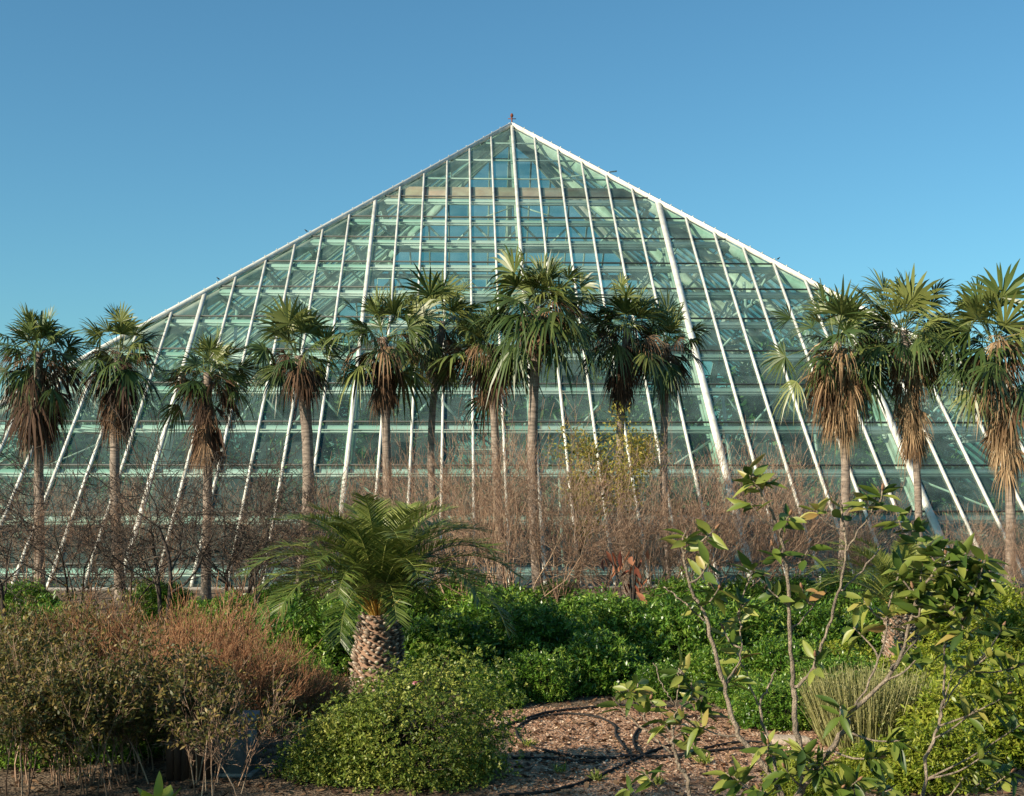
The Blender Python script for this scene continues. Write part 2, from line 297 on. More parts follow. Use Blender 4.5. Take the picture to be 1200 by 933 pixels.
for i in range(4):
    nn = R4(i, fn); NI = int(PA/PS)
    for n in range(-NI, NI+1):
        zt = PH-PK*abs(n)*PS
        if zt < ZB+.5: continue
        a, b = fp(n*PS, ZB, .05), fp(n*PS, zt, .05)
        if i in (0, 2):
            wd = .13 if n % 6 else (.36 if n > 0 else .22)
            MB().bar(R4(i, a), R4(i, b), wd, .17, nn).build('mullion', M['white'], gh)
        else: side_stuff.bar(R4(i, a), R4(i, b), .13, .17, nn)
    for n in (-18, -12, -6, 0, 6, 12, 18):
        zt = PH-PK*abs(n)*PS-.3
        q = MB(); x = n*PS
        q.bar(R4(i, fp(x, ZB, -.34)), R4(i, fp(x, zt, -.34)), .42, .05, nn)
        q.bar(R4(i, fp(x, ZB, -.66)), R4(i, fp(x, zt, -.66)), .12, .59, nn)
        q.bar(R4(i, fp(x, ZB, -.98)), R4(i, fp(x, zt, -.98)), .42, .05, nn)
        q.build('rafter', M['white'], gh)
    for k, z in enumerate(rows):
        half = (PH-z)/PK
        q = MB()
        if k < 3: q.bar(R4(i, fp(-half+.1, z, -.08)), R4(i, fp(half-.1, z, -.08)), .09, .09, nn)
        else:
            e = half-.3
            q.bar(R4(i, fp(-e, z-.06, -.14)), R4(i, fp(e, z-.06, -.14)), .31, .10, nn)
            q.bar(R4(i, fp(-e, z-.16, -.285)), R4(i, fp(e, z-.16, -.285)), .05, .14, nn)
        pu = q.build('purlin', M['steel'], gh)
        if k >= 3:
            sq = MB(); sq.bar(R4(i, fp(-half+.12, z+.13, .03)), R4(i, fp(half-.12, z+.13, .03)), .055, .09, nn)
            sq.build('glazing_seal', M['seal'], pu)
    # glass sheet, just under the bars
    v = [R4(i, fp(-PA+ZB/PK, ZB, 0)), R4(i, fp(PA-ZB/PK, ZB, 0)), R4(i, fp(0, PH-.05, 0))]
    MB().add(v, T=[(0,1,2)]).build('glass_wall', M['glass'], gh)
    # ridge beam on the right-hand corner of this face
    a = R4(i, A_([PA-.4, -PA+.4, .35])); b = A_([0, 0, PH])
    q = MB(); up = nrm(R4(i, A_([1, -1, PK*2])))
    q.bar(a+up*.06, b+up*.06, .34, .26, up); q.bar(a-up*.45, b-up*.5, .16, .6, up)
    for t in np.linspace(.02, .98, 60):
        c = a+(b-a)*t; q.bar(c+up*.19, c+up*.28, .05, .05, (1, .2, 0))
    q.build('ridge_beam', M['white'], gh)
    # trusses hung under the upper rows
    for k in (4, 6, 8, 10):
        z = rows[k]; half = (PH-z)/PK-2.2
        if half < 3: continue
        q = MB(); d = .9+.1*k
        q.bar(R4(i, fp(-half, z-.3, -d-.5)), R4(i, fp(half, z-.3, -d-.5)), .16, .16, nn)
        xs = np.arange(-half, half-1.4, 3.04)
        for j, x in enumerate(xs):
            q.bar(R4(i, fp(x, z, -.35)), R4(i, fp(x+1.52, z-.3, -d-.5)), .11, .11, (0,0,1))
            q.bar(R4(i, fp(x+3.04 if x+3.04 < half else half, z, -.35)), R4(i, fp(x+1.52, z-.3, -d-.5)), .11, .11, (0,0,1))
        q.build('truss', M['steel'], gh)
    q = MB(); e = (PA-.05)
    pa, pb = R4(i, A_([-e, -e, 0])), R4(i, A_([e, -e, 0])); dd = nrm(pb-pa); out_ = R4(i, A_([0,-1,0]))
    q.bar(pa+A_([0,0,.06]), pb-dd*.36+A_([0,0,.06]), .34, .12)
    q.build('base_kerb', M['conc'], gh)
o = side_stuff.build('mullion', M['white'], gh); o['kind'] = 'stuff'
# louvre band near the top of the front
q = MB()
for z in np.arange(22.98+.15, 24.05, .09):
    hf = (PH-z)/PK-.4
    q.bar(fp(-hf, z, -.12), fp(hf, z, -.12), .10, .03, nrm(A_([0,-1,.35])), rnd=.5)
q.bar(fp(-7.9, 23.55, -.22), fp(7.9, 23.55, -.22), 1.15, .02, fn)
q.build('louvre_band', M['pink'], gh)
# bracing rods in the lower bays
for (x0, z0, x1, z1) in ((-13.5*PS,7.4,-16*PS,5.4), (-5.9*PS,5.2,-4*PS,3.3), (.3*PS,5.1,3*PS,3.1), (.0*PS,5.1,-2.6*PS,3.1), (6.2*PS,18,8.8*PS,18.8), (-1.3*PS,22.0,-.1*PS,22.9), (1.5*PS,22.0,.1*PS,22.9),
                         (12.2*PS,5.2,15*PS,3.2), (-18*PS,5.2,-15.6*PS,3.2), (1.6*PS,25.4,4.6*PS,26.2), (6.0*PS,7.2,4.0*PS,5.4), (9*PS,20.2,6.4*PS,19.6), (-9*PS,16,-7*PS,14)):
    MB().bar(fp(x0, z0, -.5), fp(x1, z1, -.5), .09, .09).build('brace_rod', M['white'], gh)
# inner posts and catwalk
for (x, zt) in ((-12.6*PS,9), (-5.2*PS,10), (.9*PS,9), (6.9*PS,10.4), (13*PS,9), (-11*PS,16), (11*PS,16), (9*PS,18)):
    MB().bar(fp(x, zt-4.5, -1.5)*A_([1,1,0])+A_([0,.4,.02]), fp(x, zt, -1.5)+A_([0,0,0]), .16, .16, (0,1,0)).build('post', M['steel'], gh)
for z, yy in ((13.1, -12), (16.6, -9)):
    q = MB(); hf = 14 if z < 14 else 9
    q.box((-hf, yy, z), (hf, yy+1.4, z+.12)); q.bar((-hf, yy-.03, z+1.1), (hf, yy-.03, z+1.1), .05, .05)
    for x in np.arange(-hf, hf+.1, 1.4): q.bar((x, yy-.03, z+.12), (x, yy-.03, z+1.1), .04, .04, (0,1,0))
    q.build('catwalk', M['steel'], gh)
# finial
q = MB(); q.lathe([(.05,PH-.1),(.05,PH+.55)], 8); q.lathe([(.02,PH+.5),(.09,PH+.58),(.12,PH+.68),(.08,PH+.80),(.02,PH+.84)], 10)
q.bar((-.28,0,PH+.45),(.3,0,PH+.45),.04,.05); q.build('finial', M['rust'], gh)
# ------------------------------------------------------------------ generic vegetation builders
def rdir(r, n):
    v = r.normal(size=(n, 3)); return nrm(v)
def branchy(r, P0, D0, L0, R0, nchild, nseg=4, lr=.62, rr=.55, wob=.16, trop=.08, spread=.8, tmin=.25):
    segs = []; P = A_(P0); D = nrm(A_(D0)); L = np.broadcast_to(A_(L0), (len(P),)).copy(); R = np.broadcast_to(A_(R0), (len(P),)).copy()
    tips = None
    for lev in range(len(nchild)+1):
        N = len(P); nodes = [P]; dirs = [D]; p = P; d = D; rad = [R]
        for k in range(nseg):
            d = nrm(d+r.normal(0, wob, (N, 3))+A_([0, 0, trop])); p2 = p+d*(L/nseg)[:, None]
            r1 = R*(1-(k)/nseg*.45); r2 = R*(1-(k+1)/nseg*.45)
            segs.append((p, p2, r1, r2)); p = p2; nodes.append(p); dirs.append(d); rad.append(r2)
        tips = (p, d)
        if lev == len(nchild): break
        c = nchild[lev]; nodes = np.stack(nodes, 1); dirs = np.stack(dirs, 1); rad = np.stack(rad, 1)
        idx = np.repeat(np.arange(N), c); t = r.uniform(tmin, 1, len(idx))*nseg; t[::c] = nseg
        i0 = np.minimum(t.astype(int), nseg-1); f = (t-i0)[:, None]
        P = nodes[idx, i0]*(1-f)+nodes[idx, i0+1]*f; dd = dirs[idx, np.minimum(i0+1, nseg)]
        sp = r.normal(size=(len(idx), 3)); sp -= dd*(sp*dd).sum(1)[:, None]; sp = nrm(sp)
        a = spread*r.uniform(.5, 1.2, len(idx)); a[::c] *= .35
        D = nrm(dd*np.cos(a)[:, None]+sp*np.sin(a)[:, None])
        R = rad[idx, np.minimum(i0+1, nseg)]*rr*r.uniform(.75, 1.15, len(idx)); L = L[idx]*lr*r.uniform(.65, 1.3, len(idx))
    return segs, tips
def segmesh(r, segs, k=3, rmin=.003, big=.03):
    b = MB()
    for a, c, r1, r2 in segs:
        r1 = np.maximum(r1, rmin); r2 = np.maximum(r2, rmin)
        kk = 6 if r1.max() > big else k
        b.prisms(a, c, r1, r2, kk, r.uniform(0, 1, len(a)))
    return b
def leaves_at(b, r, P, D, L, W, curl=.2, m=4, upb=.5, rnd=None, fold=None):
    n = len(P); D = nrm(D); up = nrm(A_([0, 0, 1])+r.normal(0, upb, (n, 3))); S = nrm(np.cross(D, up)+1e-6); N_ = np.cross(S, D)
    L = np.broadcast_to(A_(L), (n,)); t = np.linspace(0, 1, m)
    C = P[:, None]+D[:, None]*(L[:, None]*t)[..., None]-N_[:, None]*(L[:, None]*curl*t**2)[..., None]
    wp = {3: A_([.15, 1, .08]), 4: A_([.12, .9, .85, .05]), 6: A_([.06, .62, 1, .97, .62, .03])}[m]
    b.strips(C, np.broadcast_to(A_(W), (n,))[:, None]*wp*.5, S, r.uniform(0, 1, n) if rnd is None else rnd, fold)
def lump(r, n=9, amp=1.):
    c = rdir(r, n); s_ = r.uniform(-.22, .25, n)*amp
    def f(d):
        o_ = np.ones(len(d))*.86
        for k in range(n): o_ += s_[k]*np.exp(-((d-c[k])**2).sum(1)/.22)
        return o_
    return f
def bush(seed, rx, ry, rz, nw, kl, L, W, mat, stem='dark', shell=.6, rag=.09, nl_=12, amp=1., name='leafy_mass', cat_label=None, thing_=None, bare=0, flat=.0):
    r = np.random.default_rng(seed); f = lump(r, nl_, amp)
    d = rdir(r, nw); d[:, 2] = np.abs(d[:, 2])*1.0-.12*(r.uniform(0, 1, nw) < .5); d = nrm(d)
    rad = f(d)*(shell+(1-shell)*r.uniform(0, 1, nw)**.6)*(1+r.normal(0, rag, nw)+.22*(r.uniform(0, 1, nw) < .10)*r.uniform(0, 1, nw))
    C = d*rad[:, None]*A_([rx, ry, rz]); C[:, 2] = np.maximum(C[:, 2]+.05, .04+r.uniform(0, .1, nw))
    od = nrm(d*A_([1/rx, 1/ry, 1.0/rz])*1.0+A_([0, 0, .35]))
    idx = np.repeat(np.arange(nw), kl); n = len(idx)
    sp = rdir(r, n); dd = od[idx]; sp -= dd*(sp*dd).sum(1)[:, None]; sp = nrm(sp)
    a = r.uniform(.35, 1.45, n); D = dd*np.cos(a)[:, None]+sp*np.sin(a)[:, None]
    b = MB(); whorl = r.uniform(0, 1, nw)
    leaves_at(b, r, C[idx]+rdir(r, n)*L*.35, D, L*r.uniform(.7, 1.25, n), W*r.uniform(.8, 1.2, n), .25, 3, .5, np.clip(.6*whorl[idx]+.4*r.uniform(0, 1, n), 0, 1))
    b.build('foliage', mat, thing_)
    ns = min(nw, 160); k = r.choice(nw, ns, replace=False)
    base = np.stack([r.normal(0, rx*.12, ns), r.normal(0, ry*.12, ns), np.zeros(ns)], 1)
    mid = base*.4+C[k]*.6*A_([1, 1, .8])+r.normal(0, .06, (ns, 3))
    s_ = MB(); s_.prisms(base, mid, .016, .010, 4, r.uniform(0, 1, ns)); s_.prisms(mid, C[k], .010, .004, 3, r.uniform(0, 1, ns))
    s_.build('stems', M[stem], thing_); return thing_
# ------------------------------------------------------------------ fan palms
def fan(b, r, o_, az, el, pet, fr, nb, span, droop, sag=.15, wmul=1., rn=.5):
    d = A_([cos(az)*cos(el), sin(az)*cos(el), sin(el)])
    c = o_+d*pet-A_([0, 0, sag*pet]); d2 = nrm(c-o_-A_([0, 0, sag*pet*1.2]))
    mid = (o_+c)/2+A_([0, 0, sag*pet*.28])
    sd = nrm(np.cross(d2, A_([0, 0, 1]))+A_([1e-4, 0, 0])); tw = r.normal(0, .6); up = np.cross(sd, d2)
    sd = sd*cos(tw)+up*sin(tw); up = np.cross(sd, d2)
    b.strips(A_([[o_, mid, c]]), A_([.022, .017, .013]), sd[None], rn, .6)
    ph = np.linspace(-span, span, nb)+r.normal(0, .03, nb)
    bd = nrm(np.cos(ph)[:, None]*d2+np.sin(ph)[:, None]*sd+up*(.12*np.cos(ph*1.5)+r.normal(0, .05, nb))[:, None])
    L = fr*(1-.22*np.abs(ph)/max(span, .1))*r.uniform(.85, 1.1, nb)
    t = A_([0, .45, .78, 1.0]); dr = droop*r.uniform(.6, 1.4, nb)
    Pp = c+bd[:, None]*(L[:, None]*t)[..., None]+A_([0, 0, -1.])*(L[:, None]*dr[:, None]*A_([0, .04, .32, .75])[None])[..., None]
    wd = L*2*span/nb*.45*wmul
    tilt = nrm(np.cross(bd, up)+up*r.normal(0, .35, (nb, 1)))
    b.strips(Pp, wd[:, None]*A_([[.12, .62, .34, .04]]), tilt, np.clip(rn+r.normal(0, .12, nb), 0, 1))
def fan_palm(px, cpx, yc, yskirt, Rpx, label, seed, d=51.3, tw=.2, sk=(45, .5), nleaf=38, lean=None, left=0):
    r = np.random.default_rng(seed); base = gx(px, d); wind = r.uniform(-.7, .7); nleaf = int(nleaf*r.uniform(.72, 1.05))
    t = thing('fan_palm', label, 'palm tree', base, 0, 'tall fan palms in front of the glass pyramid')
    top = at(cpx, yc, d)-base; H = top[2]; R = 1.13*Rpx*d/FPX; nleaf += 3
    n = 40; zz = np.linspace(-.05, H-.3, n); s_ = np.clip(zz/H, 0, 1); bow = r.normal(0, .2, 2)
    P = np.stack([top[0]*s_**1.6+bow[0]*np.sin(s_*pi), top[1]*s_+bow[1]*np.sin(s_*pi), zz], 1)
    rr = tw*(1.0+.35*np.exp(-zz/.5)-.12*s_)*(1+r.normal(0, .025, n)); m = MB(); m.tube(P, rr, 12)
    m.build('trunk', M['trunk'], t, True)
    zs = HC-(yskirt-YH)*d/FPX            # world height of the skirt's lower edge
    b = MB()
    for k in range(nleaf):
        u = (k+.5)/nleaf; az = k*2.39996+r.normal(0, .2); el = RD(80-116*u)+r.normal(0, .27); az += wind*r.uniform(.2, 1)*sin(az)
        f = 1.0
        if left: f = 1+left*max(0, -cos(az))
        o_ = top+A_([cos(az)*.12, sin(az)*.12, -.1-.5*u])
        fan(b, r, o_, az, el, R*.54*r.uniform(.35, 1.35)*f, R*.56*r.uniform(.65, 1.3), int(r.integers(16, 24)), RD(r.uniform(55, 112)), .15+.6*u*u+r.uniform(0, .7)**2, .06+.2*u, r.uniform(.7, 1.05), np.clip(.66-.5*u*r.uniform(.3, 1.3)+r.uniform(-.15, .4), 0, 1))
    b.build('crown', M['palm'], t)
    b = MB(); nd, wide = sk; zt = H-.35
    for k in range(int(r.integers(6, 12))):     # browned fans still inside the crown
        az = r.uniform(0, 2*pi); fan(b, r, top+A_([0, 0, -.3]), az, RD(r.uniform(-30, 25)), R*.5*r.uniform(.5, 1.1), R*.5*r.uniform(.6, 1.1), 15, RD(r.uniform(35, 80)), r.uniform(.6, 1.3), .2, .8, r.uniform(.3, 1))
    for k in range(nd):
        u = (k+.5)/nd; az = k*2.39996+r.normal(0, .3)
        z = zt+(max(zs+.75, 0)-zt)*u**.9*r.uniform(.8, 1.0); s2 = z/H
        o_ = A_([top[0]*s2**1.6+bow[0]*sin(s2*pi), top[1]*s2+bow[1]*sin(s2*pi), z]); o_ = o_+A_([cos(az), sin(az), 0])*tw*.9
        el = RD(-20-55*min(1, u*2.2)) + r.normal(0, .25)
        if u > .35: el = RD(-74)+r.normal(0, .13)
        ln = wide*(1-.45*u)*r.uniform(.75, 1.25)
        fan(b, r, o_, az, el, ln*.62*r.uniform(.6,1.3), ln*.8*r.uniform(.6,1.2)+.25, 15, RD(r.uniform(20, 75)), .8*r.uniform(.5,1.6), .25, 1.0, r.uniform(0, 1)*.75+.25*(u > .5))
    b.build('dead_frond_skirt', M['tan' if px > 900 else 'dead'], t)  # right-hand skirts get the copy with sunlight painted in
    return t
fan_palm(47, 45, 404, 516, 52, 'fan palm at the left edge with a wide round skirt of dark dead fronds', 1, sk=(70, 1.35))
fan_palm(142, 140, 405, 500, 52, 'second fan palm from the left with a ragged drooping olive crown', 2, sk=(60, 1.2))
fan_palm(241, 243, 428, 548, 50, 'shorter fan palm with a long narrow dark skirt, third from the left', 3, sk=(66, 1.0), tw=.19)
fan_palm(351, 350, 408, 456, 55, 'fan palm with a full green crown and thick grey trunk, left of the date palm', 4, sk=(30, .9), tw=.24)
fan_palm(457, 450, 386, 485, 60, 'fan palm with dark hanging fronds standing above the date palm crown', 5, sk=(44, .9), tw=.18)
fan_palm(520, 520, 368, 440, 58, 'slim fan palm with pale blue green fronds in the crowded middle clump', 6, d=53, sk=(26, .9), tw=.15)
fan_palm(588, 575, 395, 468, 56, 'fan palm with brown dead fronds close left of the tallest palm', 7, sk=(34, .9), tw=.17)
fan_palm(632, 633, 350, 405, 66, 'tallest fan palm with the biggest crown, at the centre of the pyramid', 8, d=50, sk=(28, 1.0), tw=.2, nleaf=44)
fan_palm(737, 736, 375, 478, 58, 'fan palm with a grey wispy skirt, first one right of the tallest palm', 9, sk=(34, 1.0), tw=.17)
fan_palm(783, 782, 394, 470, 48, 'small fan palm with yellowing fronds beside the wide white rafter', 10, d=52.5, sk=(26, .8), tw=.16)
fan_palm(984, 980, 392, 512, 60, 'fan palm with a broad thatch of tan dead fronds and fronds swept left', 11, sk=(84, 1.15), tw=.19, left=.9, nleaf=44)
fan_palm(1077, 1058, 378, 545, 62, 'leaning fan palm with a thin dark trunk and a long narrow grey thatch', 12, sk=(72, .95), tw=.15, nleaf=42)
fan_palm(1182, 1166, 392, 562, 68, 'fan palm at the right edge with a long orange brown thatch', 13, d=50, sk=(90, 1.1), tw=.19, nleaf=44)
# ------------------------------------------------------------------ date palms
def date_palm(px, d, H, rb, rt, FL, nf, label, seed):
    r = np.random.default_rng(seed); t = thing('date_palm', label, 'palm tree', gx(px, d), 0, 'stout date palms among the shrubs')
    prof = [(rb*1.02, -.05), (rb, .1), (rb*1.02, H*.3), ((rb+rt)*.52, H*.65), (rt*1.02, H*.9), (rt*.75, H)]
    m = MB(); m.lathe([(a*.9, z) for a, z in prof], 20)
    m.build('trunk', M['twig'], t, True)
    b = MB(); ns = int(24*H/1.46*15)
    for k in range(ns):
        z = H*(k+.5)/ns; az = k*2.39996+r.normal(0, .05); z = z+r.normal(0, .015); rad = np.interp(z, [p[1] for p in prof], [p[0] for p in prof])*.9
        o_ = A_([cos(az)*rad, sin(az)*rad, 0]); tn = A_([-sin(az), cos(az), 0]); n_ = A_([cos(az), sin(az), 0]); s_ = r.uniform(.7, 1.3)*(.5+.5*rb/.58)
        w_, h_, dp = .062*s_, .045*s_, .085*s_
        c = o_+A_([0, 0, z]); tip = c+n_*dp*r.uniform(.6, 1.5)+tn*r.normal(0, .015)+A_([0, 0, .06*s_])
        V = [c-tn*w_, c-A_([0,0,h_]), c+tn*w_, c+A_([0,0,h_*.9]), tip-tn*w_*.75, tip-A_([0,0,h_*.5]), tip+tn*w_*.75, tip+A_([0,0,h_*.35])]
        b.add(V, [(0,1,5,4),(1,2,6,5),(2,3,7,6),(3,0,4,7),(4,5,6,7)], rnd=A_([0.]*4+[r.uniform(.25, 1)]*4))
    b.build('leaf_scars', M['scale_'], t)
    b = MB(); pb = MB()
    for k in range(nf):
        u = (k+.5)/nf; az = k*2.39996+r.normal(0, .15); el = RD(88-36*u); L = FL*r.uniform(.85, 1.1)*(.8+.25*min(1, u*2))
        m_ = 16; pos = A_([cos(az)*rt*.3, sin(az)*rt*.3, H-.05+.25*(1-u)]); P = [pos.copy()]; e = el
        for j in range(m_):
            e -= (.012+.068*u+.12*(j/m_))*r.uniform(.9, 1.1)
            pos = pos+A_([cos(az)*cos(e), sin(az)*cos(e), sin(e)])*L/m_; P.append(pos.copy())
        P = A_(P); 
        pb.tube(P[:4], [.035, .03, .024, .02], 5, r.uniform(0, .8), cap=False); b.tube(P[3:], np.linspace(.02, .006, len(P)-3), 4, .85, cap=False)
        nl = 66; tt = np.linspace(.16, 1, nl)*m_; i0 = np.minimum(tt.astype(int), m_-1); f = (tt-i0)[:, None]
        C = P[i0]*(1-f)+P[i0+1]*f; T = nrm(P[i0+1]-P[i0]); S = nrm(np.cross(T, A_([0, 0, 1]))); U = np.cross(S, T)
        ll = L*.185*np.sin(np.clip(np.linspace(.18, 1, nl), 0, 1)*pi*.86)**.6*(1-.0*u)
        for sg in (-1, 1):
            D = nrm(T*.75+S*sg*.8+U*(.28+r.normal(0, .1, (nl, 1)))+r.normal(0, .05, (nl, 3)))
            tq = A_([0, .5, 1]); Pp = C[:, None]+D[:, None]*(ll[:, None]*tq)[..., None]+A_([0, 0, -1])*(ll[:, None]*A_([0, .03, .14]))[..., None]
            b.strips(Pp, A_([.008, .012, .002])*FL/2.8*1.1, nrm(np.cross(D, U)+r.normal(0, .2, (nl, 3))), np.clip(.75-.45*u+r.normal(0, .14, nl), 0, 1))
    pb.build('petioles', M['orange'], t); b.build('crown', M['date'], t)
    return t
date_palm(443, 29.0, 1.75, .575, .42, 3.3, 50, 'date palm with arching feathery fronds and a squat pineapple like trunk', 21)
date_palm(1056, 31.0, 1.55, .40, .34, 2.3, 36, 'smaller date palm half hidden behind the magnolia branches', 22)
# ------------------------------------------------------------------ interior trees
def jungle_tree(seed, H, R):
    r = np.random.default_rng(seed); t = thing('rainforest_tree', '', 'tree', (0, 0, 0), 0, 'trees growing inside the glass pyramid')
    segs, tips = branchy(r, [(0, 0, 0)], [(0, 0, 1)], H*.75, .22, [7, 6], 5, .55, .5, .10, .05, .9, .35)
    b = segmesh(r, segs, 4); b.build('trunk', M['dark'], t)
    nc = 60; C = rdir(r, nc)*A_([R, R, H*.33])*r.uniform(.45, 1, (nc, 1))+A_([0, 0, H*.66]); 
    kk = 75; idx = np.repeat(np.arange(nc), kk); n = len(idx); P_ = C[idx]+r.normal(0, .62, (n, 3)); D = nrm(P_-C[idx]+A_([0, 0, -.1])); 
    b = MB(); leaves_at(b, r, P_, D, r.uniform(.3, .75, n), r.uniform(.12, .32, n), .3, 3, .6); b.build('crown', M['inner'], t); return t
jt = [jungle_tree(31, 9, 3.2), jungle_tree(32, 12, 3.6), jungle_tree(33, 7, 3.0)]
spots = [(0,-19,13), (1,-11,9.5)]
jr = np.random.default_rng(8); used = [0, 0, 0]
JL = ['low leafy tree inside the glass %s', 'tall dense tree inside the glass %s']
jsp = [(-31,-31.5,.55),(-27,-29,.75),(-22.5,-30,.7),(-18,-28,.85),(-13,-29.5,.75),(-8.5,-28,.85),(-4,-29.5,.7),(1,-29,.8),(5.5,-28,.85),(10,-30,.7),(14.5,-28.5,.85),(19,-30,.7),(23.5,-28,.8),(28,-30,.65),(31.5,-31.5,.5),
       (-20,-20,1.0),(-13,-19,1.1),(-6,-20,1.05),(2,-19,1.15),(9,-20,1.0),(16,-19,1.1),(22,-21,.9),(-26,-22,.8)]
where = ['at the left corner of the pyramid','behind the trunk of the leftmost palm','behind the second palm from the left','between the second and third palms','behind the third palm from the left','left of the fourth palm','behind the fourth palm','left of the date palm crown','above the date palm crown','behind the fifth palm trunk','right of the sixth palm trunk','behind the tallest palm trunk','right of the tallest palm trunk','behind the ninth palm trunk','behind the tenth palm trunk']
names_px = lambda x, y: 'seen about %s' % ('')
for k, (x, y, s_) in enumerate(jsp):
    j = [0, 2, 1][k % 3] if k < 15 else 1
    y = y+(4.5 if k < 15 else 3); s_ = s_*(.9 if k < 15 else .95); x = x*(.9 if k < 15 else 1)
    c, sn = cos(.0387), sin(.0387); X, Y = x*c-y*sn-.012, x*sn+y*c+PD
    rz = jr.uniform(0, 6.28); sc_ = s_*jr.uniform(.92, 1.08)
    if used[j] == 0:
        tr = jt[j]; tr.location = (X, Y, 0.0); tr.rotation_euler = (0, 0, rz); tr.scale = (sc_,)*3
    else: tr = dup(jt[j], '', (X, Y, 0.0), rz, (sc_,)*3)
    used[j] = 1
    tr['label'] = 'x'; tr['_px'] = 600+FPX*X/Y; tr['_row'] = 0 if k < 15 else 1
palm_x = [47,142,241,351,457,520,588,632,737,783,984,1077,1182]
palm_n = ['leftmost','second','third','fourth','fifth','sixth','seventh','eighth and tallest','ninth','tenth','eleventh','twelfth','rightmost']
seen = set()
for tr in [x for x in sc.objects if x.name.startswith('rainforest_tree') and '_px' in x.keys()]:
    p = tr['_px']; row = tr['_row']; i = int(np.argmin([abs(p-q) for q in palm_x])); rel = p-palm_x[i]
    side = 'straight behind' if abs(rel) < 14 else ('just left of' if rel < 0 else 'just right of')
    if p < 10: side = 'left of'; i = 0
    if p > 1225: side = 'right of'
    lab = ('tall tree deep inside the glass %s the %s fan palm' if row else 'tree under the front glass %s the %s fan palm') % (side, palm_n[i])
    if lab in seen: lab = lab.replace('tree', 'tree, farther out,', 1)
    seen.add(lab); tr['label'] = lab; del tr['_px']; del tr['_row']
# ------------------------------------------------------------------ bare shrubs and trees
def bare(seed, H, nst, mat, nch, label, loc, rz=0, spreadb=.35, r0=.028, wob=.15, spread=.75, trop=.08, name='bare_shrub', cat='shrub', group='bare twiggy shrubs below the pyramid', lr=.62, rmin=.0048):
    r = np.random.default_rng(seed); t = thing(name, label, cat, loc, rz, group)
    P0 = np.stack([r.normal(0, .16, nst), r.normal(0, .16, nst), np.zeros(nst)], 1); D0 = np.stack([r.normal(0, spreadb, nst), r.normal(0, spreadb, nst), np.ones(nst)], 1)
    segs, tips = branchy(r, P0, D0, H*.62*r.uniform(.7, 1.1, nst), r0*r.uniform(.7, 1.2, nst), nch, 4, lr, .6, wob, trop, spread, .3)
    if nst > 6: segs2, _ = branchy(r, P0[:3], D0[:3]+r.normal(0, .25, (3, 3)), H*.85, r0*.8, [6,5], 5, .38, .5, .1, .08, .5, .4); segs = segs[:4]+[x for x in segs2]+segs[4:]
    main = segmesh(r, segs[:4], 5); main.build('stems', M[mat], t)
    tw = segmesh(r, segs[4:], 3, rmin); tw.build('twigs', M[mat], t); return t
b1 = bare(41, 5.6, 11, 'twig', [5,5,5], 'bare brown vase shaped shrub just left of the tallest palm trunk', gx(600, 41))
b2 = bare(42, 5.2, 10, 'twig', [5,5,5], 'bare brown shrub rising over the right fronds of the date palm', gx(545, 43))
b3 = bare(43, 4.9, 11, 'twig', [5,5,5], 'bare brown shrub right of the wispy yellow green tree', gx(765, 42))
lab = [(0, 'bare reddish brown shrub behind the date palm crown', 490, 45, 1.1, .9), (1, 'bare brown shrub with crossing stems right of the tallest palm trunk', 655, 42, 2.0, .93), (2, 'bare shrub under the small tenth fan palm', 815, 43, 2.7, 1.02),
       (0, 'bare brown shrub behind the upper left magnolia branch', 870, 44, 4.0, .93), (1, 'low bare shrub behind the tall bare magnolia stem', 930, 46, 5.2, .86), (2, 'bare shrub below the broad thatched palm', 1000, 47, .5, .80),
       (0, 'sparse bare shrub behind the wispy yellow green tree', 712, 46, 1.7, .84), (1, 'low brown shrub left of the right edge palm trunk', 1135, 47, 3.5, .62), (2, 'bare greyish shrub left of the date palm fronds', 405, 45, 2.2, .9), (0, 'low brown shrub right of the right edge palm trunk', 1215, 46, .9, .55)]
for k, l, px, d, rz, s_ in lab: dup((b1, b2, b3)[k], l, gx(px, d), rz, (s_, s_, s_))
for k, l, px, d, rz, s_ in [(1,'brown bare shrub behind the leftmost palm trunk',40,47,1.0,.82),(0,'brown bare shrub between the second and third palm trunks',185,47,2.2,.76),(2,'brown bare shrub between the third and fourth palm trunks',290,47,3.1,.84),(1,'brown bare shrub between the first and second palm trunks',105,48,4.4,.74),(0,'brown bare shrub just right of the fourth palm trunk',375,47,5.0,.78)]: dup((b1, b2, b3)[k], l, gx(px, d), rz, (s_, s_, s_))
G2 = 'dark bare trees on the left'
t1 = bare(51, 6.3, 2, 'dark', [6,6,6], 'crooked dark bare tree with forking branches between the second and third palms', gx(200, 40), 0, .3, .07, .24, 1.0, .02, 'bare_tree', 'tree', G2, .66, .009)
t2 = bare(52, 6.0, 3, 'dark', [6,6,6], 'dark bare tree with a slim forked trunk just left of the fourth palm', gx(303, 41), 0, .35, .05, .2, .9, .03, 'bare_tree', 'tree', G2, .62, .009)
dup(t1, 'tangled dark bare tree at the left edge beside the leftmost palm', gx(12, 39), 2.0, (.95,)*3)
dup(t2, 'dark bare tree between the two leftmost palms', gx(95, 42), 1.1, (.95,)*3)
dup(t1, 'dark bare tree right behind the third palm trunk', gx(258, 45), 4.1, (.95,)*3)
dup(t2, 'low dark bare tree behind the second palm trunk', gx(150, 44), 3.0, (.85,)*3)
dup(t1, 'dark bare tree spreading toward the thick fourth palm trunk', gx(345, 44), 5.3, (.9,)*3)
